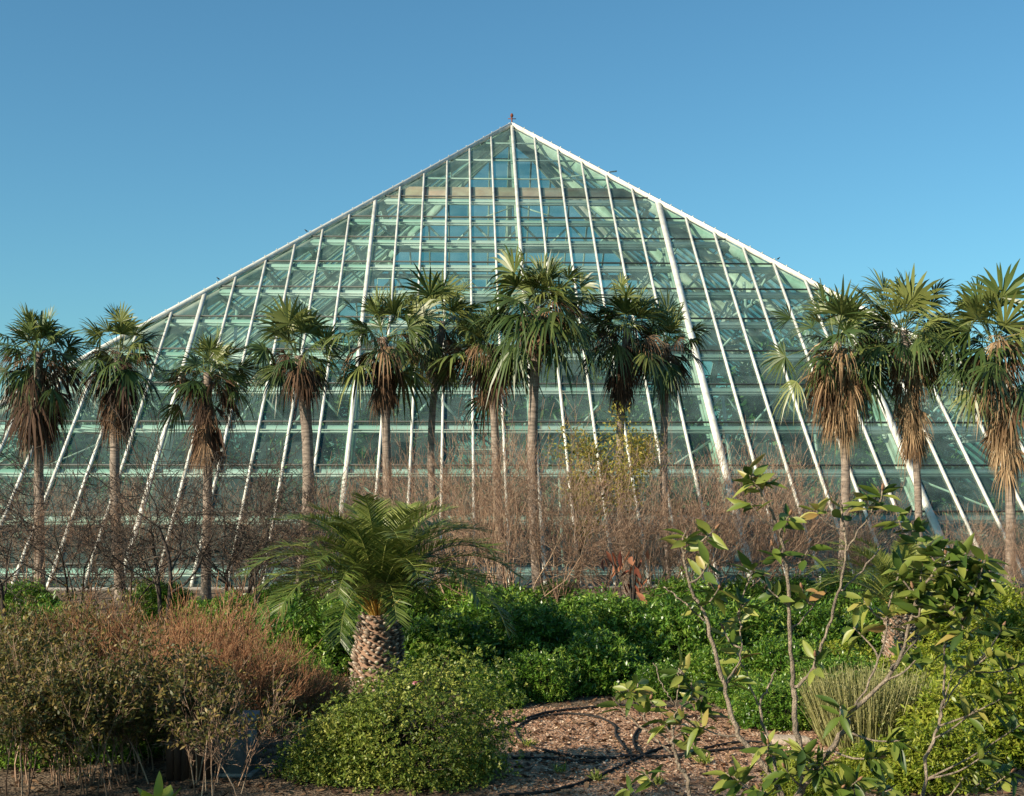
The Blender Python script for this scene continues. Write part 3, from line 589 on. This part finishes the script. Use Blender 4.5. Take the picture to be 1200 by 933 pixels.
# wispy tree
t = thing('wispy_tree', 'thin tree with sparse yellow green leaves on a dark trunk right of the tallest palm', 'tree', gx(672, 45))
r = np.random.default_rng(61)
segs, tips = branchy(r, [(0,0,0)], [(.17,0,1)], 4.7, .13, [12,6,5], 6, .34, .4, .06, .05, 1.05, .62)
segmesh(r, segs[:6], 8).build('trunk', M['dark'], t); segmesh(r, segs[6:], 3).build('branches', M['twig'], t)
P_, D_ = tips; idx = np.repeat(np.arange(len(P_)), 14); n = len(idx); b = MB()
leaves_at(b, r, P_[idx]+r.normal(0, .2, (n, 3)), D_[idx]+r.normal(0, .7, (n, 3)), r.uniform(.08, .17, n), .055, .2, 3); b.build('crown', M['wisp'], t)
# ------------------------------------------------------------------ hedge bushes
G3 = 'dense green shrubs in front of the pyramid'
def mkbush(seed, dims, nw, kl, L, W, mat, name, label, cat, loc, group=None, **k):
    return bush(seed, *dims, nw, kl, L, W, M[mat], thing_=thing(name, label, cat, loc, 0, group), **k)
h = [mkbush(71, (1.75,1.5,1.75), 2600, 7, .13, .045, 'hedge', 'green_shrub', 'dense dark green shrub directly left of the squat date palm trunk', 'shrub', gx(372, 33), G3),
     mkbush(72, (2.0,1.5,1.8), 2800, 7, .13, .045, 'hedge', 'green_shrub', 'rounded dark green shrub under the tallest palm', 'shrub', gx(625, 33), G3),
     mkbush(73, (1.6,1.4,1.5), 2300, 7, .14, .05, 'hedge', 'green_shrub', 'dark green shrub right beside the squat date palm trunk', 'shrub', gx(520, 32), G3)]
hb = [(0,'dark green shrub behind the rust coloured dead plant',740,34.5,1.3,1.0), (1,'dark green shrub at the left foot of the magnolia',800,33,2.0,.92), (2,'low green shrub touching the black hose at the back of the mulch bed',700,29.8,.7,.82),
      (0,'lower green shrub with pale tips in front of the hedge, nearest the hose',625,28.6,2.9,.58), (2,'green shrub behind the fallen pale slab of stone',880,34,4.0,.95), (1,'green shrub seen between the forked magnolia stems',950,35,5.0,.85),
      (2,'green shrub left of the smaller date palm',1005,36,1.9,.95),
      (0,'small green shrub at the left end of the mulch bed near the hose',578,27.6,1.0,.42), (1,'dark green shrub behind the reddish twiggy bush on the left',255,36,.4,.7), (0,'dark green shrub below the leftmost palm trunks',75,33,2.2,.82), (2,'dark shaded shrub under the second palm trunk',140,31,3.3,.9),
      (2,'dark green shrub between the date palm and the tallest palm',575,36,3.9,1.0), (1,'green shrub in the gap under the wispy tree',690,37,1.0,.85), (0,'tiny green shrub right of the stone on the mulch edge',770,28.8,4.4,.42)]
for j, (k, l, px, d, rz, s_) in enumerate(hb): dup(h[k], l, gx(px, d), rz, (s_, s_, s_*(.98, 1.2, 1.08, 1.02, 1.15)[j % 5]))
G4 = 'bright green shrubs on the right'
e = [mkbush(81, (1.7,1.4,1.5), 2400, 7, .12, .045, 'hedge2', 'bright_shrub', 'bright yellow green shrub in the lower right corner', 'shrub', gx(1160, 22.5), G4),
     mkbush(82, (1.9,1.5,1.3), 2400, 7, .12, .045, 'hedge2', 'bright_shrub', 'bright green shrub right of the smaller date palm', 'shrub', gx(1130, 29), G4)]
for k, l, px, d, rz, s_ in [(0,'bright green shrub at the right edge below the palm trunk',1200,33,1.0,1.05), (1,'low yellow green shrub behind the pale reedy clump',985,30,2.0,.8), (0,'bright green shrub at the foot of the right edge palm',1185,39,2.6,.95),
                            (1,'low bright shrub behind the right sapling stem',1095,25,4.0,.75), (0,'bright green shrub behind the smaller date palm',1085,37,5.0,.95),(0,'low bright shrub under the fork of the big magnolia',935,19.6,2.2,.38),(1,'low bright shrub between the reedy clump and the right sapling',1035,20.6,3.2,.5),(0,'yellow green shrub at the foot of the right sapling',1095,20.4,.2,.62),(1,'bright shrub touching the right side of the reedy clump',1090,26.5,1.2,.85)]:
    dup(e[k], l, gx(px, d), rz, (s_,)*3)
for k, px, d, s_, l in [(0,40,22.4,.62,'dark undergrowth shrub behind the stems of the bottom left bush'),(2,140,22.8,.6,'dark undergrowth shrub behind the stems left of the brown bin'),(1,95,24,.75,'dark green shrub under the reddish twiggy bush at far left'),(2,215,24.3,.6,'dark green shrub behind the brown wooden bin'),(0,345,27,.62,'dark shrub between the reddish bush and the squat date palm'),
        (1,915,29.5,.72,'green shrub beyond the stone slab'),(0,975,27.5,.62,'green shrub touching the left side of the reedy clump'),(0,908,25.4,.5,'low green shrub right behind the flat stone slab'),(1,868,27.6,.42,'small green shrub beyond the open hose loop'),(2,850,30.5,.62,'green shrub at the back of the mulch bed left of the magnolia stems')]:
    dup(h[k], l, gx(px, d), px*.01, (s_*1.1, s_*1.1, s_))
for j, (px, py) in enumerate([(700,915),(655,905),(770,920),(620,875),(825,895),(560,912)]):
    r = np.random.default_rng(500+j); t = thing('weed', ['small weed tuft on the shaded mulch under the hoses','pale weed tuft just left of the bottom hose','weed tuft at the foot of the left sapling','tiny weed inside the left side of the oval hose loop','weed tuft under the open hose loop','weed tuft at the edge of the round bush'][j], 'plant', gnd(px, py), 0, 'small weeds on the mulch bed')
    b = MB(); n = 60; leaves_at(b, r, r.normal(0, .05, (n, 3))*A_([1,1,0])+A_([0,0,.01]), np.stack([r.normal(0, .6, n), r.normal(0, .6, n), np.ones(n)], 1), r.uniform(.06, .2, n), .02, .4, 4); b.build('foliage', M['small'], t)
# foreground round small leaved bush with a pink flower
t = mkbush(91, (1.95,1.5,1.5), 11000, 6, .06, .03, 'small', 'round_bush', 'wide low round bush of tiny green leaves in the foreground with one pink flower', 'bush', gx(462, 21.2), None, shell=.62, rag=.12, nl_=26, amp=1.9)
b = MB(); r = np.random.default_rng(5); D = rdir(r, 14); D[:, 1] = -np.abs(D[:, 1]); D[:, 2] = np.abs(D[:, 2])*.5
fl = at(489, 800, 19.9)-A_(t.location); leaves_at(b, r, np.repeat(fl[None], 14, 0), D, .08, .06, .3, 4); b.build('flower', M['pinkf'], t)
# left foreground mixed bushes
def leggy(seed, H, W_, nst, label, loc, mat, nl, group, zlow=.4):
    r = np.random.default_rng(seed); t = thing('leggy_bush', label, 'bush', loc, 0, group)
    P0 = np.stack([r.uniform(-W_, W_, nst), r.uniform(-.7, .7, nst), np.zeros(nst)], 1); D0 = np.stack([r.normal(0, .12, nst), r.normal(0, .12, nst), np.ones(nst)], 1)
    segs, tips = branchy(r, P0, D0, H*.62*r.uniform(.75, 1.15, nst), .012, [5,4,3], 4, .55, .6, .12, .04, .8, .45)
    segmesh(r, segs[:4], 4).build('stems', M['twig'], t); segmesh(r, segs[4:], 3, .003).build('twigs', M['twig'], t)
    P_ = np.concatenate([s_[1] for s_ in segs[8:]]); P_ = P_[P_[:, 2] > H*zlow]; idx = r.choice(len(P_), nl); n = nl; b = MB()
    leaves_at(b, r, P_[idx]+r.normal(0, .05, (n, 3)), rdir(r, n)+A_([0,0,.4]), r.uniform(.05, .11, n), r.uniform(.025, .05, n), .25, 3, .7); b.build('foliage', M[mat], t); return t
G5 = 'leggy bushes in the left foreground'
l1 = leggy(101, 1.8, 1.25, 34, 'leggy olive bush with bare lower stems at the bottom left corner', gx(50, 20.3), 'olive', 15000, G5, .2)
l2 = leggy(102, 1.75, 1.25, 34, 'leggy yellow green bush with thin pale stems left of the brown box', gx(150, 21.0), 'olive', 14000, G5, .22)
dup(l1, 'olive and brown bush above the brown wooden box', gx(225, 22.0), 2.6, (.7,.7,.62))
dup(l2, 'leggy bush behind the bottom left corner bush', gx(15, 24), 1.2, (1,1,1.08))
l3 = leggy(103, 1.35, .45, 11, 'thin bush with straight pale stems in front of the grey metal cabinet', gx(262, 20.1), 'olive', 1100, G5, .6)
dup(l2, 'olive bush left of the reddish twiggy bush', gx(110, 26), 3.4, (1,1,1.05))
G6 = 'reddish twiggy bushes on the left'
r1 = bare(111, 2.1, 26, 'redtwig', [5,5,4], 'big reddish brown bush of fine upright twigs left of the date palm', gx(225, 24.2), 0, .42, .012, .12, .6, .1, 'twiggy_bush', 'bush', G6, .58, .0042)
dup(r1, 'reddish twiggy bush leaning toward the date palm trunk', gx(318, 24.4), 1.7, (.85,.85,.68))
dup(r1, 'reddish twiggy bush behind the leggy bushes at far left', gx(135, 25), 3.1, (.95,.95,.95))
dup(r1, 'reddish twiggy bush rising behind the brown wooden bin', gx(262, 23.4), 5.2, (.85,.85,.85))
dup(r1, 'low reddish twiggy bush at the foot of the date palm trunk', gx(372, 25.5), 4.3, (.55,.55,.42))
# reedy clump on the right
r = np.random.default_rng(121); n = 1500; t = thing('reedy_clump', 'clump of thin pale green upright stems right of the magnolia fork', 'plant', gx(1015, 23.5))
an = r.uniform(0, 2*pi, n); rr = np.sqrt(r.uniform(0, 1, n)); B0 = np.stack([np.cos(an)*rr*.8, np.sin(an)*rr*.6, np.zeros(n)], 1)
D = nrm(np.stack([B0[:, 0]*.45+r.normal(0, .1, n), B0[:, 1]*.4+r.normal(0, .1, n), np.ones(n)], 1)); L = r.uniform(.7, 1.45, n); tq = np.linspace(0, 1, 4)
Pp = B0[:, None]+D[:, None]*(L[:, None]*tq)[..., None]+(r.normal(0, .05, (n, 1, 3)))*(tq**2)[None, :, None]
b = MB(); b.strips(Pp, A_([.008, .008, .007, .003]), nrm(np.cross(D, rdir(r, n))), r.uniform(0, 1, n)); b.build('stems', M['reed'], t)
idx = np.repeat(np.arange(n), 7); m_ = len(idx); f = r.uniform(.3, 1, m_); P_ = B0[idx]+D[idx]*(L[idx]*f)[:, None]; b = MB()
leaves_at(b, r, P_, D[idx]+rdir(r, m_)*.7, r.uniform(.03, .07, m_), .018, .2, 3); b.build('foliage', M['reed'], t)
# rust coloured dead plant
t = thing('dead_plant', 'withered plant with hanging rust red leaves in front of the pyramid base', 'plant', gx(742, 38)); r = np.random.default_rng(131)
b = MB(); n = 24; P_ = np.stack([r.normal(0, .2, n), r.normal(0, .2, n), r.uniform(1.5, 2.75, n)], 1); P_[:6] += A_([-.75, 0, .45])
leaves_at(b, r, P_, np.stack([r.normal(0, .5, n), r.normal(0, .5, n), -np.ones(n)*r.uniform(.2, 1, n)], 1), r.uniform(.3, .6, n), r.uniform(.12, .26, n), .35, 6, .9, None, .35); b.build('foliage', M['rust'], t)
for q in [(.1,0,2.6),(-.1,.1,2.3),(.25,0,2),(-.7,0,2.9),(0,-.1,2.7)]: MB().prisms([(0,0,0)], [q], .035, .02, 5).build('stem', M['dark'], t)
# ------------------------------------------------------------------ magnolias (near the window)
def cl(P, n=6):                                                      # smooth a polyline
    P = A_(P); out = []
    for i in range(len(P)-1):
        p0 = P[max(i-1, 0)]; p1 = P[i]; p2 = P[i+1]; p3 = P[min(i+2, len(P)-1)]
        for u in np.arange(n)/n:
            out.append(.5*((2*p1)+(-p0+p2)*u+(2*p0-5*p1+4*p2-p3)*u*u+(-p0+3*p1-3*p2+p3)*u**3))
    out.append(P[-1]); return A_(out)
def magnolia(label, base, stems, clusters, seed, d0, leafL=.185, bare_base=.05):
    r = np.random.default_rng(seed); t = thing('magnolia', label, 'tree', base, 0, 'young magnolias near the camera')
    B = A_(base); allp = []
    for pts, ra, rb in stems:
        P = A_([at(x, y, d0+dz)-B if not isinstance(x, str) else A_([0, 0, 0]) for x, y, dz in pts])
        P = cl(P, 7); P[1:-1] += r.normal(0, .007, (len(P)-2, 3))
        m = MB(); m.tube(P, 1.12*np.linspace(ra, rb, len(P))*(1+r.normal(0, .05, len(P))), 9); m.build('stem', M['bark'], t, True); allp.append(P)
    AP = np.concatenate(allp); lb = MB(); tb = MB(); bb = MB()
    for (x, y, dz, n, yel) in clusters:
        c = at(x, y, d0+dz)-B; hd = np.linalg.norm((AP-c)[:, :2], axis=1); k = np.argmin(((AP-c)**2).sum(1)+1.2*np.maximum(AP[:, 2]-c[2]+.02+.75*hd, 0)); a = AP[k]
        mid = (a+c)/2+A_([r.normal(0, .02), r.normal(0, .02), -.03]); P = cl([a, mid+A_([0,0,-.01]), c], 4)
        if np.linalg.norm(c-a) > .03: q_ = MB(); q_.tube(P, np.linspace(.011, .006, len(P)), 6, .7); q_.build('twig', M['bark'], t, True)
        ax = nrm(c-mid+A_([0, 0, .05]))
        q = nrm(np.cross(ax, A_([.3, .9, .2]))); q2 = np.cross(ax, q)
        for j in range(int(n*1.9)):
            an = j*2.39996+r.normal(0, .3); tt = r.uniform(0, .14)
            D = nrm(ax*r.uniform(.15, .95)+(q*cos(an)+q2*sin(an))*1.0+A_([0, 0, r.normal(-.05, .22)]))
            leaves_at(lb, r, (c-ax*tt)[None], D[None], leafL*r.uniform(.75, 1.2), leafL*r.uniform(.32, .42), r.uniform(.0, .9), 6, .7, np.clip(r.uniform(0, .62)+(yel*r.uniform(0, .6)), 0, 1), .45)
        if r.uniform() < .5:
            bb = MB(); bb.tube(c+ax*A_([[0], [.02], [.045], [.065]]), [.006, .014, .011, .002], 7); bb.build('bud', M['bud'], t, True)
    lb.build('foliage', M['magn'], t)
    return t
base = gx(905, 11.2)
S = [([('b',0,0),(915,1100,0),(925,960,0),(941,918,0),(933,847,.05),(930,808,.1)], .035, .02),
     ([(930,808,.1),(926,741,.1),(922,666,.05),(911,617,0),(893,580,-.05),(879,556,-.1)], .018, .007),
     ([(930,808,.1),(953,781,.05),(977,715,0),(990,648,-.1),(986,595,-.1),(984,582,-.1)], .014, .006),
     ([(990,648,-.1),(1006,622,-.15),(1021,600,-.2),(1030,577,-.25)], .008, .005),
     ([(986,692,-.05),(1021,657,.1),(1043,630,.2),(1074,622,.3)], .008, .005),
     ([(925,975,0),(946,914,-.1),(990,856,-.2),(999,834,-.2),(1052,777,-.3),(1074,701,-.4),(1110,653,-.5)], .026, .007),
     ([(1043,785,-.3),(1083,741,-.35),(1105,721,-.4),(1127,728,-.45)], .008, .005),
     ([(997,836,-.2),(1034,763,-.1),(1039,723,0)], .009, .005),
     ([(922,985,0),(911,922,.1),(866,861,.2),(849,803,.3),(827,723,.3),(809,688,.3),(800,644,.3),(804,622,.3)], .026, .006),
     ([(826,728,.3),(800,705,.35),(778,688,.4)], .007, .005), ([(849,803,.3),(868,767,.4),(866,723,.5)], .008, .005),
     ([(925,1000,0),(905,880,.4),(890,830,.5),(903,800,.5),(908,785,.5)], .016, .005), ([(890,830,.5),(878,800,.5),(872,782,.5)], .008, .004),
     ([(925,741,.1),(950,712,.2),(968,690,.2)], .007, .004)]
C = [(877,550,-.1,6,.6),(893,562,0,4,.4),(925,604,-.2,5,.3),(952,592,-.1,4,.8),(906,640,0,4,.2),(985,590,-.1,3,.2),(1015,582,-.2,5,.3),(1034,575,-.3,5,.1),(1074,620,.3,6,.3),(1060,655,.3,5,.4),(1108,650,-.5,8,.1),(1125,672,-.5,8,.0),(1132,648,-.6,6,.0),(1095,690,-.4,7,.1),
     (1080,664,-.2,7,.1),(1113,712,-.4,6,.3),(1128,734,-.5,6,.5),(1060,760,0,4,.5),(1040,722,0,5,.8),(1000,735,.2,5,.2),(940,690,.2,4,.9),(866,762,.5,5,.8),(848,738,.5,5,.5),(866,725,.5,3,.6),(830,660,.2,5,.5),(806,628,.3,5,.6),(842,690,.3,5,.3),
     (882,668,.4,5,.3),(878,702,.4,4,.3),(860,790,.4,5,.4),(900,872,-.2,7,.2),(940,878,-.3,7,.5),(965,895,-.3,8,.1),(1030,888,-.4,9,.0),(1055,868,-.5,8,.1),(1005,915,-.4,8,.1),(860,910,.1,6,.3),(815,850,.2,5,.5),(1080,765,-.3,5,.2),(985,828,-.3,5,.3),(1145,700,-.6,7,.1),(1160,680,-.6,6,.1),
     (955,770,-.1,5,.2),(1085,640,-.4,8,.0),(1140,690,-.6,8,.0),(1155,655,-.7,6,.0),(1112,680,-.5,8,.0),(1078,712,-.4,7,.0),(1130,715,-.5,8,.0),(880,590,-.1,3,.4),(1090,700,-.2,8,.0),(1070,690,-.4,7,.1),(1100,668,-.5,8,.1),(1052,672,-.3,6,.2),(1090,720,-.4,6,.2),(1148,665,-.6,7,.0),(1062,700,-.3,6,.1),(1120,700,-.5,7,.0),(920,900,-.3,6,.2),(985,925,-.4,8,.1),(1045,925,-.4,9,.0),(890,925,0,7,.3),(1010,700,.1,5,.1),(850,905,.2,6,.3),(812,700,.3,4,.4),(950,640,0,3,.2),(900,690,.1,4,.5),(1050,600,.2,4,.1),(838,620,.2,4,.4)]
magnolia('many stemmed young magnolia with sparse leathery leaves rising in the right foreground', base, S, C, 141, 11.2)
base = gx(800, 11.6)
S = [([('b',0,0),(810,1150,0),(808,935,0),(797,900,0),(789,875,0),(790,850,0),(800,830,0),(815,817,0)], .022, .006),
     ([(787,882,0),(758,857,.1),(730,832,.2),(722,822,.2)], .008, .005), ([(787,872,0),(762,850,.1),(747,830,.2),(740,812,.2)], .008, .005),
     ([(790,825,.0),(778,805,0),(765,777,.1)], .006, .004), ([(789,850,0),(796,805,-.1),(795,785,-.1)], .007, .004)]
C = [(735,808,.2,6,.4),(748,800,.2,4,.8),(795,783,-.1,6,.2),(810,800,-.1,5,.3),(800,838,0,6,.5),(762,820,.1,5,.7),(820,817,0,6,.4),(830,832,0,5,.2),(778,845,0,5,.4),(812,870,0,5,.8),(735,925,.1,4,.2),(755,905,0,5,.2),(725,820,.2,3,.4)]
magnolia('small magnolia sapling with upright leaf tips in front of the hose loops', base, S, C, 142, 11.6, .17)
base = gx(1075, 12.2)
S = [([('b',0,0),(1078,1100,0),(1083,914,0),(1096,860,0),(1105,825,0),(1107,780,0),(1107,755,0)], .02, .006), ([(1104,830,0),(1120,805,-.1),(1140,780,-.1)], .008, .005), ([(1100,845,0),(1112,800,.1),(1118,780,.1)], .007, .004)]
C = [(1108,752,0,6,.3),(1140,775,-.1,6,.4),(1165,760,-.1,6,.2),(1180,815,-.2,8,.1),(1195,850,-.2,8,.0),(1160,880,-.2,8,.1),(1185,905,-.2,8,.1),(1145,830,-.1,6,.8),(1150,915,-.2,7,.2),(1130,910,0,6,.2),(1195,780,-.1,6,.3),(1175,735,0,5,.6)]
magnolia('magnolia sapling with broad shiny leaves at the lower right edge', base, S, C, 143, 12.2, .18)
# ------------------------------------------------------------------ hoses, stones, boxes, fallen branch, birds
def hose(pts, label, rad=.024):
    t = MB(); P = cl([gnd(*p)+A_([0, 0, rad*.9]) for p in pts], 8); P[:, 2] += np.abs(np.sin(np.arange(len(P))*.7))*.012
    return tag(t.tube(P, rad, 8).build('garden_hose', M['hose'], None, True), label, 'hose', 'black hoses lying on the mulch bed')
hose([(560,862),(592,852),(640,837),(690,831),(735,828),(790,830)], 'black hose running along the back edge of the mulch bed', .028)
hose([(735,889),(700,890),(660,886),(625,877),(607,865),(608,853),(628,843),(665,838),(700,842),(720,852),(722,864),(734,880),(741,892)], 'black hose laid in a closed oval loop on the mulch')
hose([(600,890),(650,891),(690,895),(735,888),(790,888),(850,880),(905,877)], 'black hose running straight across under the oval loop')
hose([(585,934),(640,930),(690,916),(735,896),(775,878),(820,868)], 'black hose curving out of the shade at the bottom of the bed')
hose([(905,846),(860,842),(800,842),(760,850),(744,862),(745,878),(762,889),(800,886),(860,872),(930,872)], 'black hose in an open loop behind the magnolia sapling')
def rock(c, s3, seed, label, name='stone', cat='stone'):
    r = np.random.default_rng(seed); f = lump(r, 10); n1, n2 = 9, 16; V = []
    for i in range(n1):
        th = pi*i/(n1-1)
        for j in range(n2):
            a = 2*pi*j/n2; d = A_([[sin(th)*cos(a), sin(th)*sin(a), cos(th)]]); V.append((np.sign(d[0])*np.abs(d[0])**.7)*f(d)[0]*A_(s3))
    Q = [(i*n2+j, i*n2+(j+1) % n2, (i+1)*n2+(j+1) % n2, (i+1)*n2+j) for i in range(n1-1) for j in range(n2)]
    o = MB().add(V, Q).build(name, M['stone']); o.location = (c[0], c[1], s3[2]*.5); return tag(o, label, cat)
rock(gnd(590,848), (.17,.14,.08), 1, 'small pale stone at the left end of the mulch bed')
rock(gnd(925,872), (.5,.26,.10), 2, 'flat tan slab of stone lying behind the magnolia fork', 'stone_slab')
# brown wooden box and grey cabinet at the bottom left
t = thing('wooden_box', 'dark brown slatted wooden bin half hidden by thin stems at the bottom left', 'bin', gx(222, 21.0), .15)
q = MB()
for k in range(6):
    x = -.33+k*.115; q.box((x, -.28, 0), (x+.107, -.25, .86)); q.box((x, .25, 0), (x+.107, .28, .86))
for k in range(5):
    y = -.245+k*.1; q.box((-.33, y, .0), (-.30, y+.093, .86)); q.box((.327, y, .0), (.357, y+.093, .86))
q.build('sides', M['box_brown'], t); q = MB(); q.box((-.37, -.32, .864), (.40, .32, .90)); q.build('lid', M['box_brown'], t)
t = thing('metal_cabinet', 'grey metal cabinet with a sloping lid right of the brown wooden bin', 'cabinet', gx(270, 21.2), -.1)
q = MB(); q.box((-.36, -.25, .06), (.36, .25, .82)); q.build('body', M['box_grey'], t)
q = MB(); V = [(-.40,-.30,.825),(.40,-.30,.825),(.40,.29,.825),(-.40,.29,.825),(-.40,-.30,.87),(.40,-.30,.87),(.40,.29,.97),(-.40,.29,.97)]
q.add(V, [(0,3,2,1),(4,5,6,7),(0,1,5,4),(1,2,6,5),(2,3,7,6),(3,0,4,7)]); q.build('lid', M['box_grey'], t)
q = MB(); q.box((-.3,-.262,.12),(-.01,-.252,.76)); q.build('door', M['box_grey'], t); q = MB(); q.box((.01,-.262,.12),(.3,-.252,.76)); q.build('door', M['box_grey'], t)
q = MB(); q.box((-.42,-.3,0),(.42,.3,.055)); q.build('plinth', M['conc'], t)
t = MB(); r = np.random.default_rng(7)
P = cl([gnd(*p)+A_([0,0,z]) for p, z in (((318,842),.05),((345,838),.35),((362,836),.42),((395,838),.22),((425,842),.06))], 6); t.tube(P, np.linspace(.03, .012, len(P)), 7)
P2 = cl([P[12], P[12]+A_([.25,-.1,.15]), P[12]+A_([.5,-.2,.05])], 5); t.tube(P2, np.linspace(.015, .006, len(P2)), 6)
tag(t.build('fallen_branch', M['bark'], None, True), 'pale fallen branch lying left of the date palm trunk', 'branch')
# low broad-leaved plant whose bright leaf tip shows at the bottom edge
t = thing('broadleaf_plant', 'single bright green pointed leaf poking up at the bottom edge before the brown bin', 'plant', gx(185, 17)); r = np.random.default_rng(9)
b = MB(); tip = at(186, 903, 17)-A_(t.location); n = 5; D = A_([[.02,0,1],[.6,.2,.6],[-.6,.1,.6],[.2,.7,.6],[-.3,-.5,.7]])
leaves_at(b, r, A_([[0,0,tip[2]-.5]]*n)*A_([1,1,1]), D, A_([.5,.4,.4,.4,.4]), .24, .02, 6, .15, A_([.9,.6,.6,.7,.6]), .3); b.build('foliage', M['hedge2'], t)
s_ = MB(); s_.prisms([(0,0,0)], [(0,0,tip[2]-.48)], .02, .012, 6); s_.build('stem', M['reed'], t)
def bird(px, py, label, face=1):
    # stand it on the ridge: find the ridge point whose image x is px
    best = None
    sgn = 1 if px > 600 else -1
    for tt in np.linspace(0, PA, 4000):
        x, y, z = sgn*tt, -tt, PH-PK*tt
        X = x*cos(.0387)-y*sin(.0387)-.012; Y = x*sin(.0387)+y*cos(.0387)+PD; u = 600+FPX*X/Y
        if best is None or abs(u-px) < best[0]: best = (abs(u-px), X, Y, z)
    _, X, Y, z = best; t = MB()
    P = A_([(-.20,0,.10),(-.10,0,.15),(.02,0,.20),(.10,0,.27),(.14,0,.34),(.20,0,.35),(.26,0,.34)])*A_([face,1,1]); t.tube(P, [.015,.06,.085,.06,.045,.03,.006], 8)
    t.prisms([(0,.02,.13),(0,-.02,.13)], [(0,.02,0),(0,-.02,0)], .01, .01, 4); t.add(A_([(-.18,-.04,.11),(-.18,.04,.11),(-.36,.05,.03),(-.36,-.05,.03)])*A_([face,1,1]), [(0,1,2,3)])
    o = t.build('bird', M['hose'], None, True); o.location = (X, Y, z+.33); o.scale = (.5,.5,.5); tag(o, label, 'bird', 'birds perched on the pyramid ridge')
bird(912, 302, 'small dark bird perched on the right ridge of the pyramid'); bird(359, 270, 'small dark bird perched on the left ridge, the upper one', -1); bird(256, 332, 'small dark bird perched low on the left ridge above the palms', -1)
# unseen trees added outside the frame on the left to cast foreground shade
def oak(seed, H, R, hz, label, loc, group, nleaf=26000):
    r = np.random.default_rng(seed); t = thing('added_shade_oak', label, 'tree', loc, 0, group)
    segs, tips = branchy(r, [(0,0,0)], [(0,0,1)], H*.62, .26, [7,6,4], 5, .55, .5, .12, .03, 1.0, .45)
    segmesh(r, segs, 5).build('trunk', M['dark'], t)
    nc = 130; C = rdir(r, nc)*A_([R, R, hz])*r.uniform(.3, 1, (nc, 1))**.6+A_([0, 0, H]); idx = r.integers(0, nc, nleaf); P_ = C[idx]+r.normal(0, .42, (nleaf, 3))
    b = MB(); leaves_at(b, r, P_, rdir(r, nleaf), r.uniform(.1, .2, nleaf), r.uniform(.05, .09, nleaf), .2, 3, .8); b.build('crown', M['jungle'], t); return t
def upstream(x, y, z): L = z/math.tan(SUN_EL); return (x+sin(SUN_AZ)*L, y+cos(SUN_AZ)*L, 0)
oak(201, 10.2, 4.0, 1.3, 'spreading evergreen oak added unseen left of the view to shade the front of the bed', upstream(.6, 16.4, 10.2), 'added shade oaks left of the view')
oak(202, 9.0, 4.0, 1.4, 'evergreen oak added unseen farther left to shade the leggy bushes', upstream(-7.5, 16.0, 9.0), 'added shade oaks left of the view')
# low planting along the foot of the pyramid
for j, (k, px, d, s_, l) in enumerate([(1,30,44,.8,'dark low shrub at the foot of the leftmost palm'),(0,190,45,.75,'dark low shrub between the feet of the second and third palms'),(2,330,44,.85,'dark low shrub beside the foot of the thick fourth palm trunk'),
        (1,455,43,.85,'low shrub hidden behind the date palm crown'),(0,540,44,.9,'low dark shrub beneath the bare brown shrubs right of the date palm'),(2,600,40,1.0,'dark shrub behind the hedge in line with the tallest palm'),(1,655,46,.72,'small dark shrub at the foot of the wispy tree'),
        (0,800,41,.98,'dark shrub behind the magnolia left branch'),(2,870,43,1.0,'dark shrub beneath the reddish bare shrubs right of centre'),(1,930,44,.9,'dark shrub under the tall magnolia stem'),(0,1000,45,.9,'dark shrub at the foot of the broad thatched palm'),(2,1075,45,.9,'dark shrub at the foot of the leaning palm'),(1,1140,44,.85,'dark shrub left of the right edge palm trunk'),(0,250,38,.8,'dark low shrub below the third palm trunk'),(2,310,37,.8,'dark green shrub under the slim forked bare tree'),(1,430,36,.95,'dark green shrub right behind the squat date palm trunk')]):
    dup(h[k], l, gx(px, d), j*1.3, (s_,)*3)
